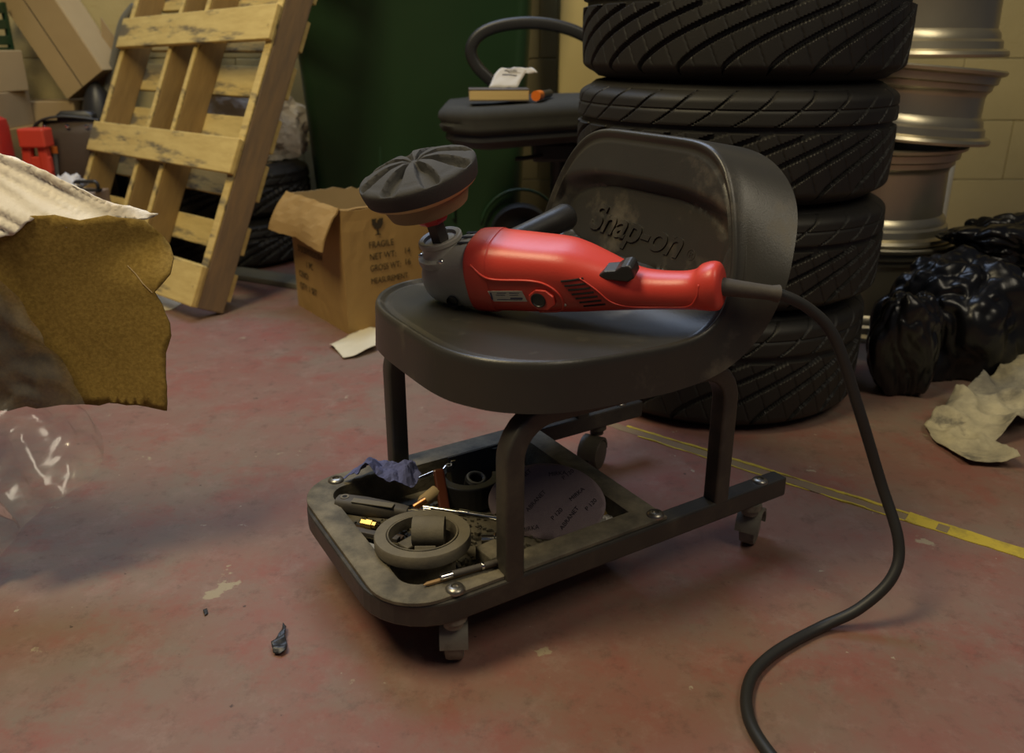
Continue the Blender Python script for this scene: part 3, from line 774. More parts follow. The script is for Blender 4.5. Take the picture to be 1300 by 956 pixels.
# prints on the front panel (facing the camera's right) and side panel
FM = Matrix(((1, 0, 0, 0), (0, 0, -1, -.0028), (0, 1, 0, 0), (0, 0, 0, 1)))
def ft(s, x, z, size, sx=.85): return text('printed_text', s, size, FM @ Matrix.Translation((x, z, 0)), M_ink, cb, sx=sx)
gl = MB(); gx, gz = .098, .262
gl.prism([(gx-.016, gz+.030), (gx-.002, gz+.030), (gx-.006, gz+.022), (gx+.002, gz+.016), (gx-.001, gz+.024), (gx+.006, gz+.030), (gx+.016, gz+.030), (gx+.015, gz+.014), (gx+.008, gz+.005), (gx+.002, gz+.003), (gx+.002, gz-.008), (gx+.010, gz-.012), (gx-.010, gz-.012), (gx-.002, gz-.008), (gx-.002, gz+.003), (gx-.008, gz+.005), (gx-.015, gz+.014)], 0, .0003, FM)
gl.build('printed_goblet', M_ink, cb)
ft('FRAGILE', .070, .218, .024, .80); ft('NET WT:', .070, .187, .024, .80); ft('GROSS WT:', .070, .157, .024, .72); ft('MEASUREMENT', .070, .124, .022, .72)
ft('14', .170, .190, .023); ft('16', .170, .160, .023); ft('KGS', .215, .193, .023, .7); ft('KGS', .215, .163, .023, .7)
SMx = Matrix(((0, 0, -1, -.0022), (-1, 0, 0, LB), (0, 1, 0, 0), (0, 0, 0, 1)))
def st_(s, x, z, size, sx=.9): return text('printed_text', s, size, SMx @ Matrix.Translation((x, z, 0)), M_ink, cb, sx=sx)
st_('NO: 07', .035, .205, .026); st_('215/20302020304', .035, .168, .026, .85); st_('1 PC', .085, .130, .026); st_('C/NO:', .03, .095, .026); st_('QTY: 1 SET', .03, .06, .026)
MB().prism([(.02*cos(2*pi*k/20), .02*sin(2*pi*k/20)*.9) for k in range(20)], 0, .0006, SMx @ Matrix.Translation((.19, .212, 0))).build('hand_hole', M_hole, cb)

# ================================================================== PALLET
PH, PBt, PD_ = 2.434, .438, .105
pd = Vector((cos(PH), sin(PH), 0)); ph_ = Vector((sin(PH), -cos(PH), 0))
pe = ph_*sin(PBt)+Vector((0, 0, cos(PBt))); pn = ph_*cos(PBt)-Vector((0, 0, sin(PBt)))
P0 = Vector((-.801, 2.190, .001))-pn*PD_
PX = Matrix(((pd.x, pn.x, pe.x, P0.x), (pd.y, pn.y, pe.y, P0.y), (pd.z, pn.z, pe.z, P0.z), (0, 0, 0, 1)))
pal = thing('pallet', 'weathered pine pallet leaning on edge against the green bin', 'pallet', matrix=PX)
PWd, PLn = .854, 1.2
def board(name, u0, u1, n0, n1, v0, v1, m, rot=0.):
    c = ((u0+u1)/2, (n0+n1)/2, (v0+v1)/2); b = MB().box((0, 0, 0), (u1-u0, n1-n0, v1-v0)).build(name, m, pal, bevel=.003)
    b.location = c; b.rotation_euler = (0, rot, 0); return b
bt_ = .016
for v0, v1, r in [(0.0, .115, 0), (.372, .470, 0), (.735, .835, .028), (1.10, 1.195, 0)]:
    board('slat', -.004, PWd+.004, 0, bt_, v0, v1, M_pine, r)
for v0, v1 in [(.035, .115), (.17, .25), (.325, .43), (.465, .562), (.622, .715), (.76, .85), (.90, .99), (1.06, 1.15)]:
    board('slat', .006, PWd, PD_, PD_+bt_, v0, v1, M_pine)
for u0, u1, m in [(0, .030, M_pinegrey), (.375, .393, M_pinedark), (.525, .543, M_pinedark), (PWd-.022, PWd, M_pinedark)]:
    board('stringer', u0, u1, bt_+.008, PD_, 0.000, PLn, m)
    board('lit_stringer_edge', u0, u1, bt_, bt_+.008, 0.000, PLn, M_pine)  # paler strip paints in the lit, fresh-cut front edge
for v in (.05, .42, .785):
    for u in (.012, .38, .53, PWd-.01): MB().lathe([(0, -.001), (.0035, -.001), (.004, .0005)], 8, Matrix.Translation((u, 0, v+.02*nz3(u*9, v))) @ Matrix.Rotation(pi/2, 4, 'X')).build('nail', M_steel, pal)

# ================================================================== GREEN WHEELED BIN
def wheelie(name, label, x0, x1, y0, y1, Hb, loc):
    t = thing(name, label, 'bin', loc)
    cx, cy = (x0+x1)/2-loc[0], (y0+y1)/2-loc[1]; hx, hy = (x1-x0)/2, (y1-y0)/2
    def rg(k, z, dx=0): return [(cx+dx+p[0], cy+p[1], z) for p in rrect(2*hx*k, 2*hy*k, .05, 5)]
    MB().loft([rg(.86, .06), rg(.87, .09), rg(.975, .86), rg(1.0, .87), rg(1.0, .94), rg(1.03, .95), rg(1.03, Hb)]).build('body', M_green, t, smooth='auto', ang=30)
    MB().loft([rg(1.05, Hb), rg(1.06, Hb+.02), rg(1.0, Hb+.06)]).build('lid', M_green, t, smooth='auto')
    for xr in (-.12, .12): MB().box((cx+xr, cy-hy*.96, .5), (.012, .02, .72), Matrix.Rotation(-.05, 4, 'X')).build('rib', M_green, t, bevel=.004)
    return t, cx, cy, hx, hy
gb, cx, cy, hx, hy = wheelie('wheeled_bin', 'dark green wheeled rubbish bin behind the fragile box', -.715, .075, 2.79, 3.17, 1.12, (-.31, 2.95, 0))
WM = Matrix.Translation((.03-(-.31), 2.75-2.95, .105)) @ Matrix.Rotation(pi/2, 4, 'X')
MB().lathe([(0, -.03), (.045, -.03), (.06, -.022), (.075, -.02), (.098, -.03), (.104, -.02), (.104, .02), (.098, .03), (.075, .02), (.06, .022), (.045, .03), (0, .03)], 48, WM).build('wheel', M_rubber, gb, smooth='auto')
arch = [(.03+.31+.135*cos(radians(a)), 2.79-2.95, .115+.135*sin(radians(a))) for a in range(20, 185, 11)]
MB().tube(arch, .005, 8).build('wheel_arch', M_green, gb, smooth=True)
MB().box((-.38+.0, -.18, .03), (.05, .05, .06)).build('foot', M_green, gb)
MB().box((.30, .15, .03), (.05, .05, .06)).build('foot', M_green, gb)

# ================================================================== OFFICE CHAIR
oc = thing('office_chair', 'black fabric office chair with a looped armrest, behind the roller stool', 'chair', (.10, 2.36, 0))
def cush(z, k, w=.275, d=.24, cxx=-.02): return [(cxx+p[0], p[1]+0, z+.012*nz3(p[0]*6, p[1]*6, z*3)+(.012*sst(-.15, .1, p[0]))) for p in rrect(2*w*k, 2*d*k, .11*k, 8)]
MB().loft([cush(.493, .90), cush(.497, .955), cush(.512, .985), cush(.520, .965), cush(.532, .995), cush(.546, .985), cush(.556, .95), cush(.562, .85), cush(.563, .5), cush(.563, .1)]).build('seat_cushion', M_fabric, oc, smooth='auto', ang=70)
MB().loft([cush(.455, .70), cush(.462, .86), cush(.478, .93), cush(.496, .92)]).build('seat_pan', M_black, oc, smooth='auto')
lp = [Vector((p.x-.10, p.y-2.36, p.z)) for p in [at(648, 128, 2.50), at(634, 112, 2.50), at(606, 85, 2.50), at(598, 62, 2.5), at(612, 42, 2.5), at(645, 31, 2.5), at(690, 30, 2.5), at(735, 42, 2.5), at(775, 70, 2.5), at(795, 110, 2.5), at(790, 150, 2.5)]]
MB().sweep(crom(lp, 6), rrect(.034, .028, .010, 3), up=(0, 1, 0)).build('armrest_loop', M_black, oc, smooth='auto')
MB().box((.035, -.03, .435), (.16, .18, .05)).build('tilt_mechanism', M_black, oc, bevel=.008)
MB().cyl((.035, 0, .08), (.035, 0, .42), .027, 20).build('gas_column', M_black, oc, smooth='auto')
MB().cyl((-.02, -.14, .43), (-.09, -.17, .425), .006, 8).build('height_lever', M_black, oc)
for k in range(5):
    a = 2*pi*k/5+.3; e = Vector((cos(a), sin(a), 0))
    MB().sweep([Vector((.035, 0, .10)), Vector((.035, 0, .075))+e*.26], rrect(.04, .03, .008), scale=[1, .7]).build('base_leg', M_black, oc, smooth='auto')
    MB().lathe([(0, -.02), (.024, -.02), (.025, -.012), (.025, .012), (.024, .02), (0, .02)], 20, Matrix.Translation(Vector((.035, 0, .026))+e*.25) @ Matrix.Rotation(a, 4, 'Z') @ Matrix.Rotation(pi/2, 4, 'X')).build('caster', M_black, oc, smooth='auto')
MB().loft([[(.285+.02*k+p[1]*.0+(.03*sin(k)), p[0], .60+.5*k/5+0*p[1]) for p in [(-.2, 0), (-.15, 0), (0, 0), (.15, 0), (.2, 0)]]+[(.335+.02*k+.03*sin(k), p, .60+.5*k/5) for p in (.2, 0, -.2)] for k in range(6)]).build('backrest', M_fabric, oc, bevel=.01)
MB().box((.26, 0, .53), (.10, .07, .02), Matrix.Rotation(-.15, 4, 'Y')).build('back_bar', M_black, oc)
# book, crumpled receipt and orange marker on the chair
bp_ = at(592, 148, 2.15)
bk = thing('book', 'thick paperback with yellowed pages lying on the office chair', 'book', (-.035, 2.23, .571), (0, 0, radians(4)))
MB().box((0, 0, .0145), (.150, .10, .025)).build('pages', M_page, bk, bevel=.002)
MB().box((0, .001, .028), (.153, .104, .002)).build('cover', M_cover, bk); MB().box((0, .001, .001), (.153, .104, .002)).build('cover', M_cover, bk)
MB().box((0, .053, .0145), (.153, .002, .029)).build('spine', M_cover, bk)
rc = thing('receipt', 'curled white printed receipt standing on the paperback', 'receipt', (-.005, 2.235, .600))
def rc_fn(u, v):
    a = -.2+v*2.3; return Vector(((u-.5)*.075+.052*v-.018, .02*(.5-u)+.012*sin(v*3), .048*sin(min(a+.2, pi*.9))*(1 if v < .62 else 1)+.0015+.004*nz3(u*5, v*5, 2)))
MB().grid(rc_fn, 10, 16).build('slip', M_paper, rc, smooth=True, solid=.0006)
for k in range(4): MB().grid(lambda u, v: rc_fn(.25+.5*u*(1-.15*k), .30+k*.12+.02*v)+Vector((0, -.0016, .0012)), 8, 1).build('print_line', M_ink, rc, solid=.0002)
mk = thing('marker_pen', 'orange-capped marker pen lying beside the paperback on the chair', 'pen', (.060, 2.175, .584))
MB().cyl((0, 0, 0), (.012, .04, 0), .0125, 20).build('cap', M_orange, mk, smooth='auto'); MB().cyl((.012, .04, 0), (.04, .13, 0), .0105, 16).build('barrel', M_black, mk, smooth='auto')

# ================================================================== TORN PAPER ROLL IN THE LEFT FOREGROUND
YK = 1.03
kr = thing('torn_paper_roll', 'big roll of torn brown fibre paper with a white liner in the left foreground', 'paper roll', (-1.02, 1.16, 0))
KO = Vector((-1.02, 1.16, 0))
MB().lathe([(0, 0), (.13, 0), (.132, .01), (.132, .56), (.13, .565), (0, .565)], 40).build('roll', M_kraft, kr, smooth='auto')
def kp(px, py): p = at(px, py, YK); return (p.x, p.z)
outl = [(-215, 235), (-100, 262), (0, 288), (30, 276), (60, 276), (90, 284), (120, 280), (158, 291), (180, 315), (199, 340), (202, 357), (193, 370), (186, 378), (197, 394), (208, 416), (211, 432), (206, 452), (209, 482), (213, 520), (186, 515), (150, 512), (80, 514), (0, 520), (-100, 528), (-215, 540)]
def kfn(x, z, dy=0.): return Vector((x-KO.x, YK+.03*sin((z-.25)*7)*sst(-.75, -.45, x)+.10*sst(-.72, -1.02, x)+.006*nz3(x*9, z*9, 2)+.05*sst(-.56, -.44, x)*sst(.40, .46, z)+dy-KO.y, z))
ko = sheet([kp(*q) for q in outl], .011, kfn, .0040, 3).build('torn_sheet', M_kraft, kr, smooth=True, solid=.003)
# tear line
tl = [kp(*q) for q in [(148, 345), (160, 355), (172, 367), (184, 378)]]
MB().tube([kfn(x, z, -.0022) for x, z in tl], .0008, 5).build('tear', M_cardin, kr)
# white liner folded over the top edge
wl = [(-215, 130), (-100, 172), (0, 212), (32, 226), (60, 243), (100, 266), (140, 284), (160, 292), (150, 297), (138, 296), (128, 293), (118, 291), (110, 293), (100, 290), (84, 296), (76, 297), (66, 291), (50, 284), (38, 283), (28, 289), (18, 298), (4, 301), (-100, 275), (-215, 245)]
def wfn(x, z):
    top = at(((x+.0)*0), 0, YK).z
    k = sst(.36, .60, z)
    p = kfn(x, z, -.010)
    al = x*.88-z*.47; ac = x*.47+z*.88; fan = ac/(.35+max(0, .25-al)*.9)
    cre = .0075*ridge(fan, al*.03, 1.5, 95)+.0045*ridge(fan, al*.04, 6.5, 210)+.016*nz3(fan*20, al*3, 2)
    return p+Vector((0, .055*sst(0, .09, (z-(.553+(x+.63)*-.46))+.09)-cre, cre*.25))
MB_w = sheet([kp(*q) for q in wl], .0042, wfn, .0018, 8).build('white_liner', M_whitecloth, kr, smooth=True, solid=.0022)
# clear polythene film hanging in front and reaching the floor
fm = [(-215, 300), (-60, 318), (0, 335), (40, 385), (85, 450), (122, 500), (149, 535), (150, 552), (143, 580), (132, 592), (95, 606), (70, 628), (48, 655), (20, 690), (0, 700), (-60, 712), (-215, 700)]
def ffn(x, z):
    p = kfn(x, z, -.02); fold = .036*ridge(x+z*.55, z*.30, 4.2, 8)+.022*ridge(x*.8+z*.7, z*.4, 9.1, 18)+.010*ridge(x+.3*z, z*.7, 3, 34)
    return Vector((p.x, p.y-fold-.03*sst(.28, .0, z), max(z, .003)))
sheet([kp(*q) for q in fm], .008, ffn, .001, 12).build('clear_film', M_film, kr, smooth=True)

# ================================================================== LEFT BACKGROUND CLUTTER
def carton(name, label, c, size, rot, m, flaps=True, seam=True, cat='box', group=None):
    t = thing(name, label, cat, c, rot, group); x, y, z = size
    MB().box((0, 0, z/2), size).build('body', m, t, bevel=.003)
    if seam: MB().box((0, -y/2-.0006, z/2), (.006, .001, z)).build('flap_seam', M_hole if seam == 2 else M_cardin, t)
    return t
# tall leaning carton: long box propped over the pile
tcb = thing('leaning_carton', 'long pale cardboard carton tipped over on the pile, end flap open', 'box', matrix=frame(at(108, 108, 2.98), Vector((-.50, .10, .84)), Vector((-.2, -1, -.05))))
# local x = along the box (up-left), z = towards the camera, y = across
MB().box((.21, 0, -.06), (.42, .19, .12)).build('body', M_cardpale, tcb, bevel=.003)
MB().box((.21, .012, .0008), (.42, .005, .002)).build('flap_seam', M_hole, tcb)
MB().box((.21, .052, .002), (.42, .078, .003)).build('flap', M_cardpale, tcb); MB().box((.21, -.042, .002), (.42, .100, .003)).build('flap', M_cardpale, tcb)
MB().box((.425, .0, .035), (.004, .185, .09), Matrix.Rotation(.0, 4, 'Y')).build('end_flap', M_cardpale, tcb)
# cartons on the left: floor-standing columns
carton('cardboard_box', 'top cardboard box of the pile at the left photo edge', (-1.80, 2.86, .560), (.26, .24, .13), (0, 0, radians(-6)), M_cardpale, cat='box', seam=False)
carton('cardboard_box', 'dull brown cardboard box, middle of the pile at the left photo edge', (-1.805, 2.86, .445), (.27, .26, .115), (0, 0, radians(3)), M_cardin, seam=False)
carton('cardboard_box', 'big ochre cardboard box under the pile at the left photo edge', (-1.81, 2.87, 0), (.30, .25, .445), (0, 0, radians(2)), M_card)
carton('cardboard_box', 'brown cardboard box with a darker lid band behind the red crate', (-1.655, 3.09, 0), (.22, .16, .42), (0, 0, radians(3)), M_cardpale)
MB_b = MB().box((0, 0, .05), (.224, .164, .10)).build('box_lid', M_cardin, bevel=.003); MB_b.location = (-1.655, 3.09, .421); MB_b.rotation_euler = (0, 0, radians(3))
tag(MB_b, 'dark brown lid on the cardboard box behind the red crate', 'box lid')
# loose cardboard pieces against the wall
for k, (P, lb) in enumerate([([(100, 130), (108, 10), (126, 40), (150, 130)], 'jagged torn cardboard piece standing against the wall, left one'), ([(128, 130), (128, 22), (146, 48), (163, 130)], 'narrow torn cardboard piece against the wall beside the pallet')]):
    Q = [at(a, b, 3.12-.04*k) for a, b in P]; cx_ = sum(q.x for q in Q)/4
    pts = [(q.x-cx_, q.z) for q in Q]; pts[0] = (pts[0][0]-.02, 0.); pts[-1] = (pts[-1][0]+.04, 0.)
    o = MB().prism(pts, -.003, .003, Matrix.Rotation(pi/2, 4, 'X')).build('cardboard_piece', M_cardin); o.location = (cx_, 3.12-.04*k, 0)
    tag(o, lb, 'cardboard')
# grey curved bumper strip
gs = [at(*q) for q in [(128, 148, 3.03), (137, 118, 3.03), (143, 95, 3.03), (150, 60, 3.03), (158, 28, 3.03), (172, 8, 3.03)]]
b0 = Vector((gs[0].x, gs[0].y, 0)); gs = [b0+Vector((.03, 0, .0)), b0+Vector((-.01, 0, .2))]+gs
o = MB().sweep([g-b0 for g in crom(gs, 6)], rrect(.03, .04, .012), up=(0, 1, 0)).build('bumper_strip', M_greypanel, smooth='auto'); o.location = b0
tag(o, 'curved grey plastic car trim standing behind the pallet edge', 'car trim')
# green crate in the top left corner
gc = thing('green_crate', 'green plastic crate on the box pile in the top left corner', 'crate', (-1.85, 2.87, .692))
MB().box((0, 0, .004), (.30, .24, .008)).build('base', M_green, gc)
for s in (-1, 1):
    for z in (.03, .08, .13): MB().box((0, s*.118, z), (.30, .006, .03)).build('side_slat', M_green, gc, bevel=.002); MB().box((s*.148, 0, z), (.006, .24, .03)).build('side_slat', M_green, gc, bevel=.002)
    for q in (-1, 1): MB().box((s*.146, q*.116, .075), (.014, .014, .15)).build('post', M_green, gc)
# red metal can at the edge
rcn = thing('red_fuel_can', 'red metal fuel can with a greyed worn patch at the left photo edge', 'fuel can', (-1.715, 2.66, 0), (0, 0, radians(5)))
MB().loft([[(p[0], p[1], z) for p in rrect(.24*k, .12*k, .03, 4)] for z, k in ((0, .96), (.01, 1), (.46, 1), (.485, .97), (.495, .85))]).build('body', M_redpaint, rcn, smooth='auto')
MB().prism([(.07*cos(2*pi*k/14)*(1+.2*nz3(k*.7, 2)), .09*sin(2*pi*k/14)*(1+.2*nz3(k*.9, 5))) for k in range(14)], 0, .001, Matrix.Translation((.045, -.061, .35)) @ Matrix.Rotation(pi/2, 4, 'X')).build('worn_patch', mat('worn_grey_patch', (.28, .20, .18), .7, var=(.34, .12, .1), scale=20), rcn)
MB().tube(fillet([(-.08, 0, .49), (-.08, 0, .525), (.05, 0, .525), (.05, 0, .49)], .015, 4), .008, 8).build('handle', M_redpaint, rcn, smooth=True)
# red plastic trestle
rt = thing('red_trestle', 'bright red plastic folding trestle beside the brown bag', 'trestle', (-1.535, 2.74, 0))
for s in (-1, 1):
    MB().sweep([(s*.055-.03, 0, 0), (s*.022-.01, .0, .43)], rrect(.028, .03, .006)).build('leg', M_redplas, rt, smooth='auto')
MB().box((-.005, 0, .425), (.085, .06, .06)).build('top_bar', M_redplas, rt, bevel=.006)
MB().box((-.012, 0, .34), (.09, .02, .05)).build('brace', M_redplas, rt, bevel=.004)
# brown bag with strap
bgm = frame(Vector((-1.475, 2.86, 0)), (1, .15, 0), (.10, 0, 1))
bg = thing('leather_bag', 'upright brown leather tool bag with a black strap behind the pallet', 'bag', matrix=bgm)
MB().loft([[(p[0]+.0, p[1], z) for p in rrect(.215*k, .12*k2, .03, 4)] for z, k, k2 in ((0, .95, .9), (.02, 1.02, 1), (.30, .95, .95), (.43, .86, .7), (.465, .84, .45), (.47, .8, .2))]).build('body', M_leather, bg, smooth='auto', ang=50)
MB().sweep(crom([(-.13, -.03, .30), (-.125, -.03, .40), (-.095, -.03, .465), (-.03, -.03, .485), (.04, -.02, .48), (.09, -.01, .47)], 6), rrect(.008, .03, .003), up=(0, 1, 0)).build('strap', M_black, bg, smooth='auto')
MB().loft([[(p[0]+.02, p[1], z) for p in rrect(.12*k, .05*k, .015, 3)] for z, k in ((.46, 1), (.49, 1), (.50, .8))]).build('clasp', M_black, bg, smooth='auto')
MB().cyl((-.055, -.062, .30), (-.05, -.058, .37), .008, 8).build('tool_shaft', M_greypanel, bg); MB().cyl((-.05, -.058, .37), (-.049, -.057, .392), .010, 8).build('tool_grip', M_orange, bg)
for k in (-.07, .0, .06): MB().lathe([(0, .003), (.006, .002), (.007, 0)], 10, frame(Vector((k, -.045, .455)), (1, 0, 0), (0, -1, 0))).build('rivet', M_chrome, bg)
# black rounded boot behind the bag
o = blob(lambda p: Vector((p.x*.075+.02*p.z, p.y*.07, max(0, p.z*.30*(1-.15*p.x)+.285))), 4).build('rubber_cover', M_black, smooth=True); o.location = (-1.455, 3.0, 0)
tag(o, 'black rounded rubber cover bulging behind the brown bag', 'cover')
# grey-pink box with white rag and black tray on it
carton('storage_box', 'small grey-pink box on the floor under the white rag', (-1.40, 2.68, 0), (.15, .10, .265), (0, 0, radians(-8)), M_greybox, seam=False)
o = blob(lambda p: Vector((p.x*.055*(1+.5*nz3(p.x*2, p.y*2, p.z*2)), p.y*.035, max(0, (p.z+.7)*.026*(1+.6*nz3(p.x*3+4, p.y*3, 1))))), 4).build('white_rag', M_paper, smooth=True); o.location = (-1.43, 2.68, .266)
tag(o, 'scrunched white rag on the small grey-pink box', 'rag')
bt = thing('black_wire_handle', 'black bent handle lying on the grey-pink box beside the white rag', 'handle', (-1.365, 2.68, .266))
MB().tube(fillet([(-.035, -.02, .006), (-.035, -.02, .03), (.04, -.02, .03), (.04, -.02, .006)], .012, 4), .006, 8).build('bar', M_black, bt, smooth=True)
MB().box((0, -.02, .003), (.09, .03, .006)).build('plate', M_black, bt)

# tyres lying behind the pallet, with rim in the upper one
lt = make_tyre('lower car tyre of the pair lying flat between pallet and green bin', (-.985, 2.90, 0), .275, .165, 'tyres behind the pallet', fine=False)
lt2 = copy_tree(lt); lt2.location = (-.985, 2.90, .166); lt2['label'] = 'upper car tyre of the pair between pallet and green bin'
wr = make_rim('grey steel wheel set in the upper tyre behind the pallet', (-.985, 2.90, .19), (0, 0, 0), .163, .14, None)
MB().lathe([(0, .132), (.06, .136), (.10, .130), (.15, .138)], 40).build('wheel_face', M_greypanel, wr, smooth=True)
# cream paper sack on the tyres
def sackfn(p):
    r = 1+.18*nz3(p.x*1.7, p.y*1.7, p.z*1.7+5)+.14*(max(0, ridge(p.x, p.y, p.z, 2.6))**2-.4)+.06*ridge(p.x+3, p.y, p.z, 5.5)
    return Vector((p.x*.175*r, p.y*.085*r, max(0, p.z*.15*r+.13)))
o = blob(sackfn, 5).build('paper_sack', M_whitecloth, smooth=False); o.location = (-.885, 2.92, .3325)
tag(o, 'crumpled cream paper sack on the tyres behind the pallet', 'paper sack')
# dark crate visible through the lower pallet bays
dk = thing('black_toolbox', 'black plastic toolbox behind the lower pallet bay', 'toolbox', (-1.29, 3.13, 0), (0, 0, radians(4)))
MB().box((0, 0, .13), (.14, .10, .26)).build('body', M_black, dk, bevel=.008); MB().box((0, 0, .275), (.15, .11, .03)).build('lid', M_black, dk, bevel=.006)
MB().tube(fillet([(-.06, 0, .288), (-.06, 0, .325), (.06, 0, .325), (.06, 0, .288)], .012, 4), .008, 8).build('handle', M_black, dk, smooth=True)
# flat sheets and plank on the floor behind the fragile box
o = MB().box((0, 0, .009), (.42, .085, .018)).build('floor_plank', M_greypanel, bevel=.003); o.location = (-.80, 2.56, 0); o.rotation_euler = (0, 0, radians(-27)); tag(o, 'flat grey plank on the floor between pallet and fragile box', 'plank')
# white plate-like scrap under the pallet
P = [flat(*q) for q in [(186, 392), (200, 396), (218, 394), (232, 386), (225, 380), (205, 374), (190, 377)]]
crumple('white_saucer', 'curled white plastic saucer under the pallet foot', 'saucer', [(p.x, p.y) for p in P], M_paperc, lambda x, y: .002+.9*(y+.02)*max(0, y)+.10*max(0, -x-.01)*.3, .008, .002, .0, 6)
# curled cream paper leaning on the wall at the wheel stack
o = MB().grid(lambda u, v: Vector((-.09+.20*u, .05*v-.05*(u-.5)**2*4*v, .34*v+.045*u*u*v)), 10, 12).build('curled_card', M_paperc, smooth=True, solid=.004); o.location = (1.36, 2.80, 0); o.rotation_euler = (0, 0, radians(-14))
tag(o, 'curled cream card standing behind the black bags by the wall', 'card')

# ================================================================== THINGS IN THE STOOL TRAY
def sth(name, label, cat, a, b, z, rz=0, rx=0, ry=0, group=None):
    return thing(name, label, cat, matrix=Matrix.Translation(SP(a, b, z)) @ Matrix.Rotation(A_+rz, 4, 'Z') @ Matrix.Rotation(ry, 4, 'Y') @ Matrix.Rotation(rx, 4, 'X'), group=group)
TF = .0665  # tray floor height
# dust and grit heap under the tools
g = random.Random(3)
grit = MB()
for k in range(900):
    a, b = g.uniform(-.028, .26), g.uniform(.055, .27); r = g.uniform(.0008, .0026)
    if a > .14 and g.random() < .6: continue
    grit.box((a, b, TF+r), (r*g.uniform(1.2, 3), r*1.6, r*1.6), Matrix.Translation((a, b, 0)) @ Matrix.Rotation(g.uniform(0, 6), 4, 'Z') @ Matrix.Translation((-a, -b, 0)))
go = grit.build('swarf_and_grit', M_tray); go.matrix_world = SM; tag(go, 'grit and metal swarf spread over the tray floor', 'grit', kind='stuff')
# tape roll
rg_ = sth('tape_roll', 'dusty grey tape roll lying at the front of the tray', 'tape roll', .008, .100, .1090, 0, radians(-3), radians(1))
MB().lathe([(.046, .004), (.0595, .004), (.0605, .006), (.0605, .018), (.0595, .020), (.046, .020), (.0445, .018), (.0445, .006), (.046, .004)], 64).build('tape', M_greyplas, rg_, smooth='auto')
MB().lathe([(.0443, .005), (.0443, .0205), (.0425, .0205), (.0425, .005), (.0443, .005)], 48).build('core', M_tray, rg_, smooth='auto')
# short tube standing in the roll
tb = sth('plastic_bush', 'short dusty plastic sleeve lying inside the tape roll', 'sleeve', .018, .103, .1270, radians(-32))
MB().lathe([(.0185, -.020), (.0185, .020), (.0165, .020), (.0165, -.020), (.0185, -.020)], 32, Matrix.Rotation(pi/2, 4, 'Y') ).build('sleeve', M_greyplas, tb, smooth='auto')
pl = sth('steel_plate', 'small steel square plate with a hole inside the tape roll', 'plate', .000, .078, .112, radians(-30), radians(60))
MB().box((0, 0, 0), (.026, .022, .003)).build('plate', M_greyplas, pl, bevel=.0006); MB().lathe([(.003, 0), (.006, .0025), (.0035, .003), (.003, .0018)], 14).build('rivet', M_steel, pl, smooth=True)
# packing scrap below the roll so it rests at rim height
for k, (a, b, ln, rz, lb) in enumerate([(.03, .13, .09, .3, 'dusty flat steel strip under the far side of the tape roll'), (-.005, .075, .08, -.4, 'dusty flat steel strip under the near side of the tape roll')]):
    o = sth('steel_strip', lb, 'metal strip', a, b, TF, rz); MB().box((0, 0, .021), (ln, .02, .042)).build('bar', M_tray, o, bevel=.002)
# blue paper towel
P = [(-.055, -.02), (-.03, .025), (.0, .03), (.035, .03), (.055, .01), (.05, -.015), (.02, -.03), (-.02, -.028)]
rag = sth('paper_towel', 'crumpled blue paper towel at the left rim of the tray', 'paper towel', .030, .275, .1055, radians(-50))
sheet(P, .004, lambda x, y: Vector((x, y, .006+.020*(1+nz3(x*22, y*22, 1.7))*sst(.065, .02, abs(x))+.020*abs(nz3(x*40, y*40, 6.2))+.008*abs(nz3(x*90, y*90, 2.2)))), .001, 9).build('towel', M_rag, rag, solid=.0008)
# folding knife / torch handle
kn = sth('utility_knife', 'thick dark rubber tool handle with a hanging hole in the tray', 'knife', -.010, .222, .108, radians(-46))
MB().loft([[(x, yy[0], yy[1]) for yy in [(p[0], p[1]) for p in rrect(w_, h_, min(w_, h_)*.35, 4)]] for x, w_, h_ in ((-.053, .014, .012), (-.051, .022, .020), (-.04, .026, .023), (-.01, .027, .023), (.02, .023, .021), (.045, .019, .018), (.052, .016, .015), (.053, .01, .01))]).build('grip', M_dkgrey, kn, smooth='auto', ang=50)
MB().lathe([(.0035, .012), (.0062, .0122), (.0062, .008), (.0035, .008)], 18, Matrix.Translation((-.040, 0, 0))).build('hole_rim', M_greyplas, kn, smooth='auto')
MB().lathe([(0, .0118), (.0035, .0118)], 14, Matrix.Translation((-.040, 0, 0))).build('hole', M_hole, kn)
MB().box((.004, -.006, .0115), (.06, .011, .002)).build('inlay', M_greyplas, kn, bevel=.0008)
# bars and sockets
def rod(name, label, cat, A, B, r, m, n=12, r2=None, group=None):
    p, q = SP(*A), SP(*B); c = (p+q)/2; t = thing(name, label, cat, matrix=frame(c, q-p, (0, 0, 1)), group=group); h = (q-p).length/2
    return t, h
def rodmesh(t, h, r, m, name='shaft', n=12, seg=None):
    seg = seg or [(-h, r), (h, r)]
    return MB().lathe([(0, seg[0][0])]+[(rr, xx) for xx, rr in seg]+[(0, seg[-1][0])], n, Matrix.Rotation(pi/2, 4, 'Y')).build(name, m, t, smooth='auto')
t, h = rod('steel_file', 'dark flat file under the rubber handle', 'file', (-.052, .222, .090), (.000, .158, .090), .004, M_dkgrey); MB().box((0, 0, 0), (2*h, .010, .006)).build('blade', M_dkgrey, t, bevel=.001)
t, h = rod('steel_file', 'second dark flat file, nearest the front tray lip', 'file', (-.045, .235, .084), (.008, .165, .084), .004, M_dkgrey); MB().box((0, 0, 0), (2*h, .012, .005)).build('blade', M_leather, t, bevel=.001)
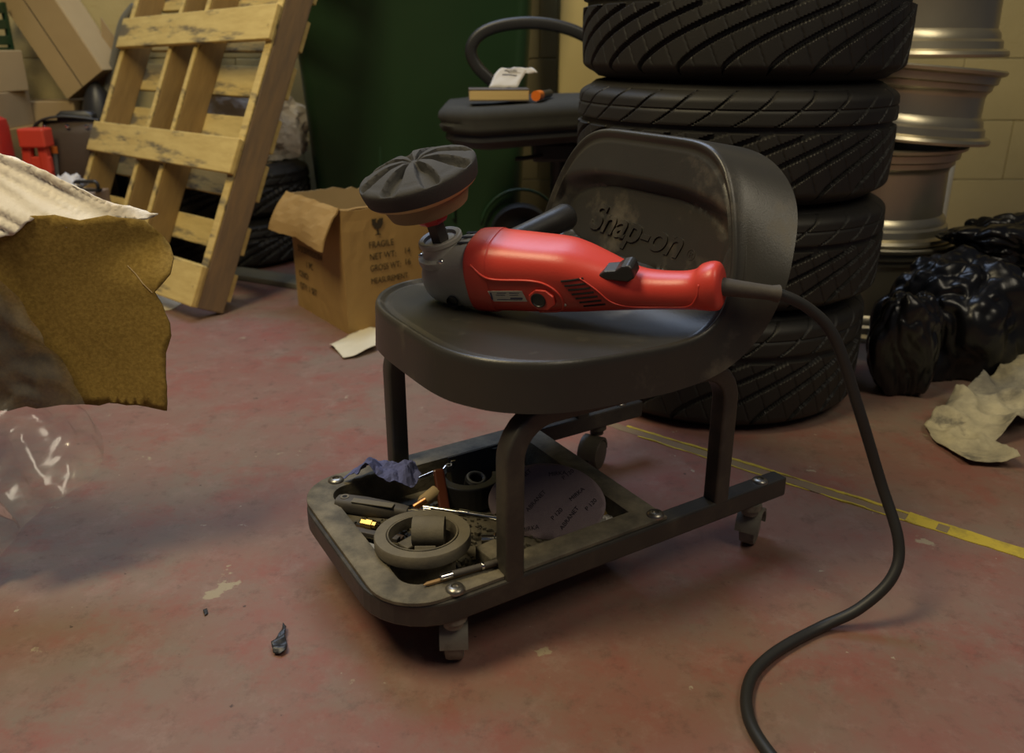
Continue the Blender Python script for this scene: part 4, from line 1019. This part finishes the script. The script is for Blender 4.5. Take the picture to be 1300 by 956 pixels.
t, h = rod('brass_fitting', 'brass pipe fitting beside the rubber handle', 'fitting', (-.030, .213, .096), (-.016, .196, .096), .006, M_brass); rodmesh(t, h, .006, M_brass, 'thread', 6, [(-h, .0055), (-h*.3, .0055), (-h*.3, .0068), (h*.5, .0068), (h*.5, .005), (h, .005)])
t, h = rod('brass_ferrule', 'small brass ferrule next to the chrome socket', 'fitting', (.008, .195, .098), (.016, .185, .098), .005, M_brass); rodmesh(t, h, .006, M_brass, 'ring', 16)
t, h = rod('chrome_socket', 'short chrome socket behind the tape roll', 'socket', (.016, .193, .108), (.046, .163, .108), .008, M_chrome); rodmesh(t, h, .0075, M_chrome, 'socket', 20, [(-h, .0065), (-h*.2, .0065), (-h*.1, .008), (h, .008)])
t, h = rod('chrome_extension', 'long slim chrome extension bar crossing the tray', 'extension bar', (.046, .178, .114), (.125, .103, .110), .004, M_chrome); rodmesh(t, h, .004, M_chrome, 'bar', 14, [(-h, .0032), (-h*.1, .0032), (-h*.08, .0052), (h*.15, .0052), (h*.17, .0042), (h*.8, .0042), (h*.82, .006), (h, .006)])
t, h = rod('chrome_socket', 'chrome socket beside the black bracket plate, near the front leg', 'socket', (.085, .088, .100), (.116, .072, .100), .009, M_chrome); rodmesh(t, h, .009, M_chrome, 'socket', 20, [(-h, .007), (-h*.1, .007), (0, .0095), (h, .0095)])
t, h = rod('slim_pen', 'slim dark pen with a chrome tip on the near tray rim', 'pen', (-.010, .018, .1195), (.092, .007, .1195), .004, M_dkgrey); rodmesh(t, h, .004, M_dkgrey, 'barrel', 12, [(-h*.72, .004), (h, .0036)]); rodmesh(t, h, .004, M_chrome, 'tip', 12, [(-h, .0025), (-h*.97, .0040), (-h*.70, .0043)])
MB().lathe([(.0042, h*.02), (.0046, h*.03), (.0046, h*.08), (.0042, h*.09)], 12, Matrix.Rotation(pi/2, 4, 'Y')).build('ring', M_chrome, t, smooth=True)
t, h = rod('wooden_skewer', 'thin wooden pencil on the near tray rim in front of the pen', 'pencil', (-.030, .021, .115), (.078, .012, .115), .0025, M_wood); rodmesh(t, h, .0028, M_wood, 'shaft', 6, [(-h, .0006), (-h*.9, .0026), (h, .0028)])
o = sth('open_spanner', 'small open-ended spanner head by the front tray lip', 'spanner', -.030, .160, .083, radians(-60))
MB().prism([(-.05, -.006), (.0, -.006), (.012, -.014), (.026, -.014), (.016, -.005), (.016, .005), (.026, .014), (.012, .014), (.0, .006), (-.05, .006)], -.003, .003).build('head', M_carbongrey, o, bevel=.001)
# black bracket / suction base
bk2 = sth('black_clamp', 'curved black plastic clamp part at the back of the tray', 'clamp', .150, .240, .071, radians(10), 0, 0)
def arcpoly(r0, r1, a0, a1, n=18): return [(r1*cos(radians(a0+(a1-a0)*k/n)), r1*sin(radians(a0+(a1-a0)*k/n))) for k in range(n+1)]+[(r0*cos(radians(a1+(a0-a1)*k/n)), r0*sin(radians(a1+(a0-a1)*k/n))) for k in range(n+1)]
MB().prism(arcpoly(.034, .050, 130, 330), 0, .036).build('curved_wall', M_black, bk2, bevel=.002)
MB().prism(arcpoly(0.001, .036, 130, 330), 0.006, .012).build('web', M_black, bk2)
MB().lathe([(.008, .012), (.0165, .012), (.0165, .034), (.013, .038), (.009, .036), (.008, .012)], 28, Matrix.Translation((.0, -.008, 0)) @ Matrix.Rotation(.25, 4, 'X')).build('socket_ring', M_black, bk2, smooth='auto')
MB().lathe([(.0105, .0375), (.0125, .0385), (.0145, .0375)], 28, Matrix.Translation((.0, -.008, 0)) @ Matrix.Rotation(.25, 4, 'X')).build('worn_edge', M_greypanel, bk2, smooth='auto')
o = sth('wing_nut', 'small bright wing nut resting on the black clamp', 'nut', .128, .262, .112, radians(30))
MB().lathe([(.003, -.004), (.006, -.004), (.005, .005), (.003, .005)], 12).build('boss', M_steel, o, smooth='auto')
for s in (-1, 1): MB().box((s*.010, 0, .004), (.011, .003, .012), Matrix.Rotation(s*.3, 4, 'Y')).build('wing', M_chrome, o, bevel=.001)
# black tray divider panel at the back
o = sth('parts_cover', 'flat black plastic cover leaning on the back rail of the tray', 'cover', .200, .272, TF, 0, radians(-20)); MB().box((0, 0, .025), (.12, .004, .05)).build('panel', M_black, o, bevel=.001); MB().box((.03, -.006, .044), (.03, .012, .004)).build('clip', M_black, o)
# amber handle
t, h = rod('amber_scraper', 'amber plastic handle standing between towel and clamp', 'handle', (.090, .200, .074), (.100, .240, .128), .006, M_amber); MB().box((0, 0, 0), (2*h, .016, .007)).build('handle', M_amber, t, bevel=.003)
t, h = rod('pale_plug', 'pale tan wall plug behind the chrome bar', 'plug', (.060, .222, .092), (.090, .228, .100), .009, M_greyplas); rodmesh(t, h, .010, M_cardin, 'plug', 14, [(-h, .005), (-h*.6, .009), (h, .010)])
t, h = rod('steel_rod', 'thin bright steel rod beside the blue towel', 'rod', (.062, .262, .106), (.105, .262, .112), .003, M_chrome); rodmesh(t, h, .003, M_chrome)
t, h = rod('copper_elbow', 'small copper fitting next to the rubber handle tip', 'fitting', (.040, .196, .106), (.058, .196, .112), .005, M_brass); rodmesh(t, h, .005, mat('copper', (.65, .28, .10), .3, metal=1.), 'pipe', 12)
# dusty block and upright plate near the front leg
o = sth('dusty_block', 'dusty tan plastic block beside the front leg', 'block', .096, .058, TF, radians(6)); MB().box((0, 0, .019), (.055, .035, .038)).build('block', M_tray, o, bevel=.002)
o = sth('angle_plate', 'upright dark angle plate against the front leg', 'plate', .124, .074, TF, radians(-35)); MB().box((0, 0, .0275), (.004, .03, .055)).build('plate', M_dkgrey, o, bevel=.001); MB().box((-.011, 0, .002), (.024, .03, .004)).build('foot', M_dkgrey, o)
MB().lathe([(0, .003), (.005, .002), (.006, 0)], 10, frame(Vector((-.002, .008, .047)), (0, 1, 0), (-1, 0, 0))).build('screw', M_brass, o, smooth=True)
# abrasive disc
sd = sth('abrasive_sheet', 'oval mauve-grey abrasive paper printed with lettering, propped in the tray', 'sandpaper', .205, .115, .108)
sdM = frame((0, 0, 0), Vector((.72, -.69, .02)), Vector((-.55, -.50, .75)))
def sdw(x, y, up=0.): return sdM @ Vector((x, y, .010*(x/.08)**2*(1 if x > 0 else .3)-.006*(y/.06)**2+up))
el = [(.082*cos(2*pi*k/48)*(1-.10*sin(2*pi*k/48)), .054*sin(2*pi*k/48)) for k in range(48)]
sheet(el, .008, lambda x, y: sdw(x, y), 0, 3).build('sheet', M_sand, sd, smooth=True, solid=.0012)
def sdt(s, x, y, size, ang):
    M = Matrix.Translation((x, y, .0)) @ Matrix.Rotation(ang, 4, 'Z')
    o = text('printed_text', s, size, M, M_sandink, sd, ext=0., sx=1.)
    for v in o.data.vertices: v.co = sdw(v.co.x, v.co.y, .0012)
for s, x, y, a in [('ABRANET', -.024, -.020, .95), ('MIRKA', .034, .000, .80), ('P 120', .012, -.028, .9), ('ABRANET', .026, -.040, 1.0), ('P 120', .020, .030, .8), ('MIRKA', -.068, -.010, .9), ('P 120', .058, -.012, .9), ('ABRANET', -.05, .01, .9), ('MIRKA', -.03, -.048, .3), ('MIRKA', -.002, .034, .2)]: sdt(s, x, y, .0085, a)
# bits at the cross bar
t, h = rod('brass_nut', 'small brass nut by the cross bar behind the abrasive paper', 'nut', (.272, .078, .084), (.280, .074, .084), .006, M_brass); rodmesh(t, h, .007, M_brass, 'nut', 6)
o = sth('white_rag_scrap', 'pale blue-white cloth scrap in the tray corner by the cross bar', 'cloth scrap', .262, .070, TF)
sheet([(-.02, -.02), (.015, -.022), (.022, .01), (0, .03), (-.02, .02)], .004, lambda x, y: Vector((x, y, .004+.018*max(0, ridge(x, y, 2.3, 35)))), .001, 4).build('cloth', M_paper, o, solid=.0008)
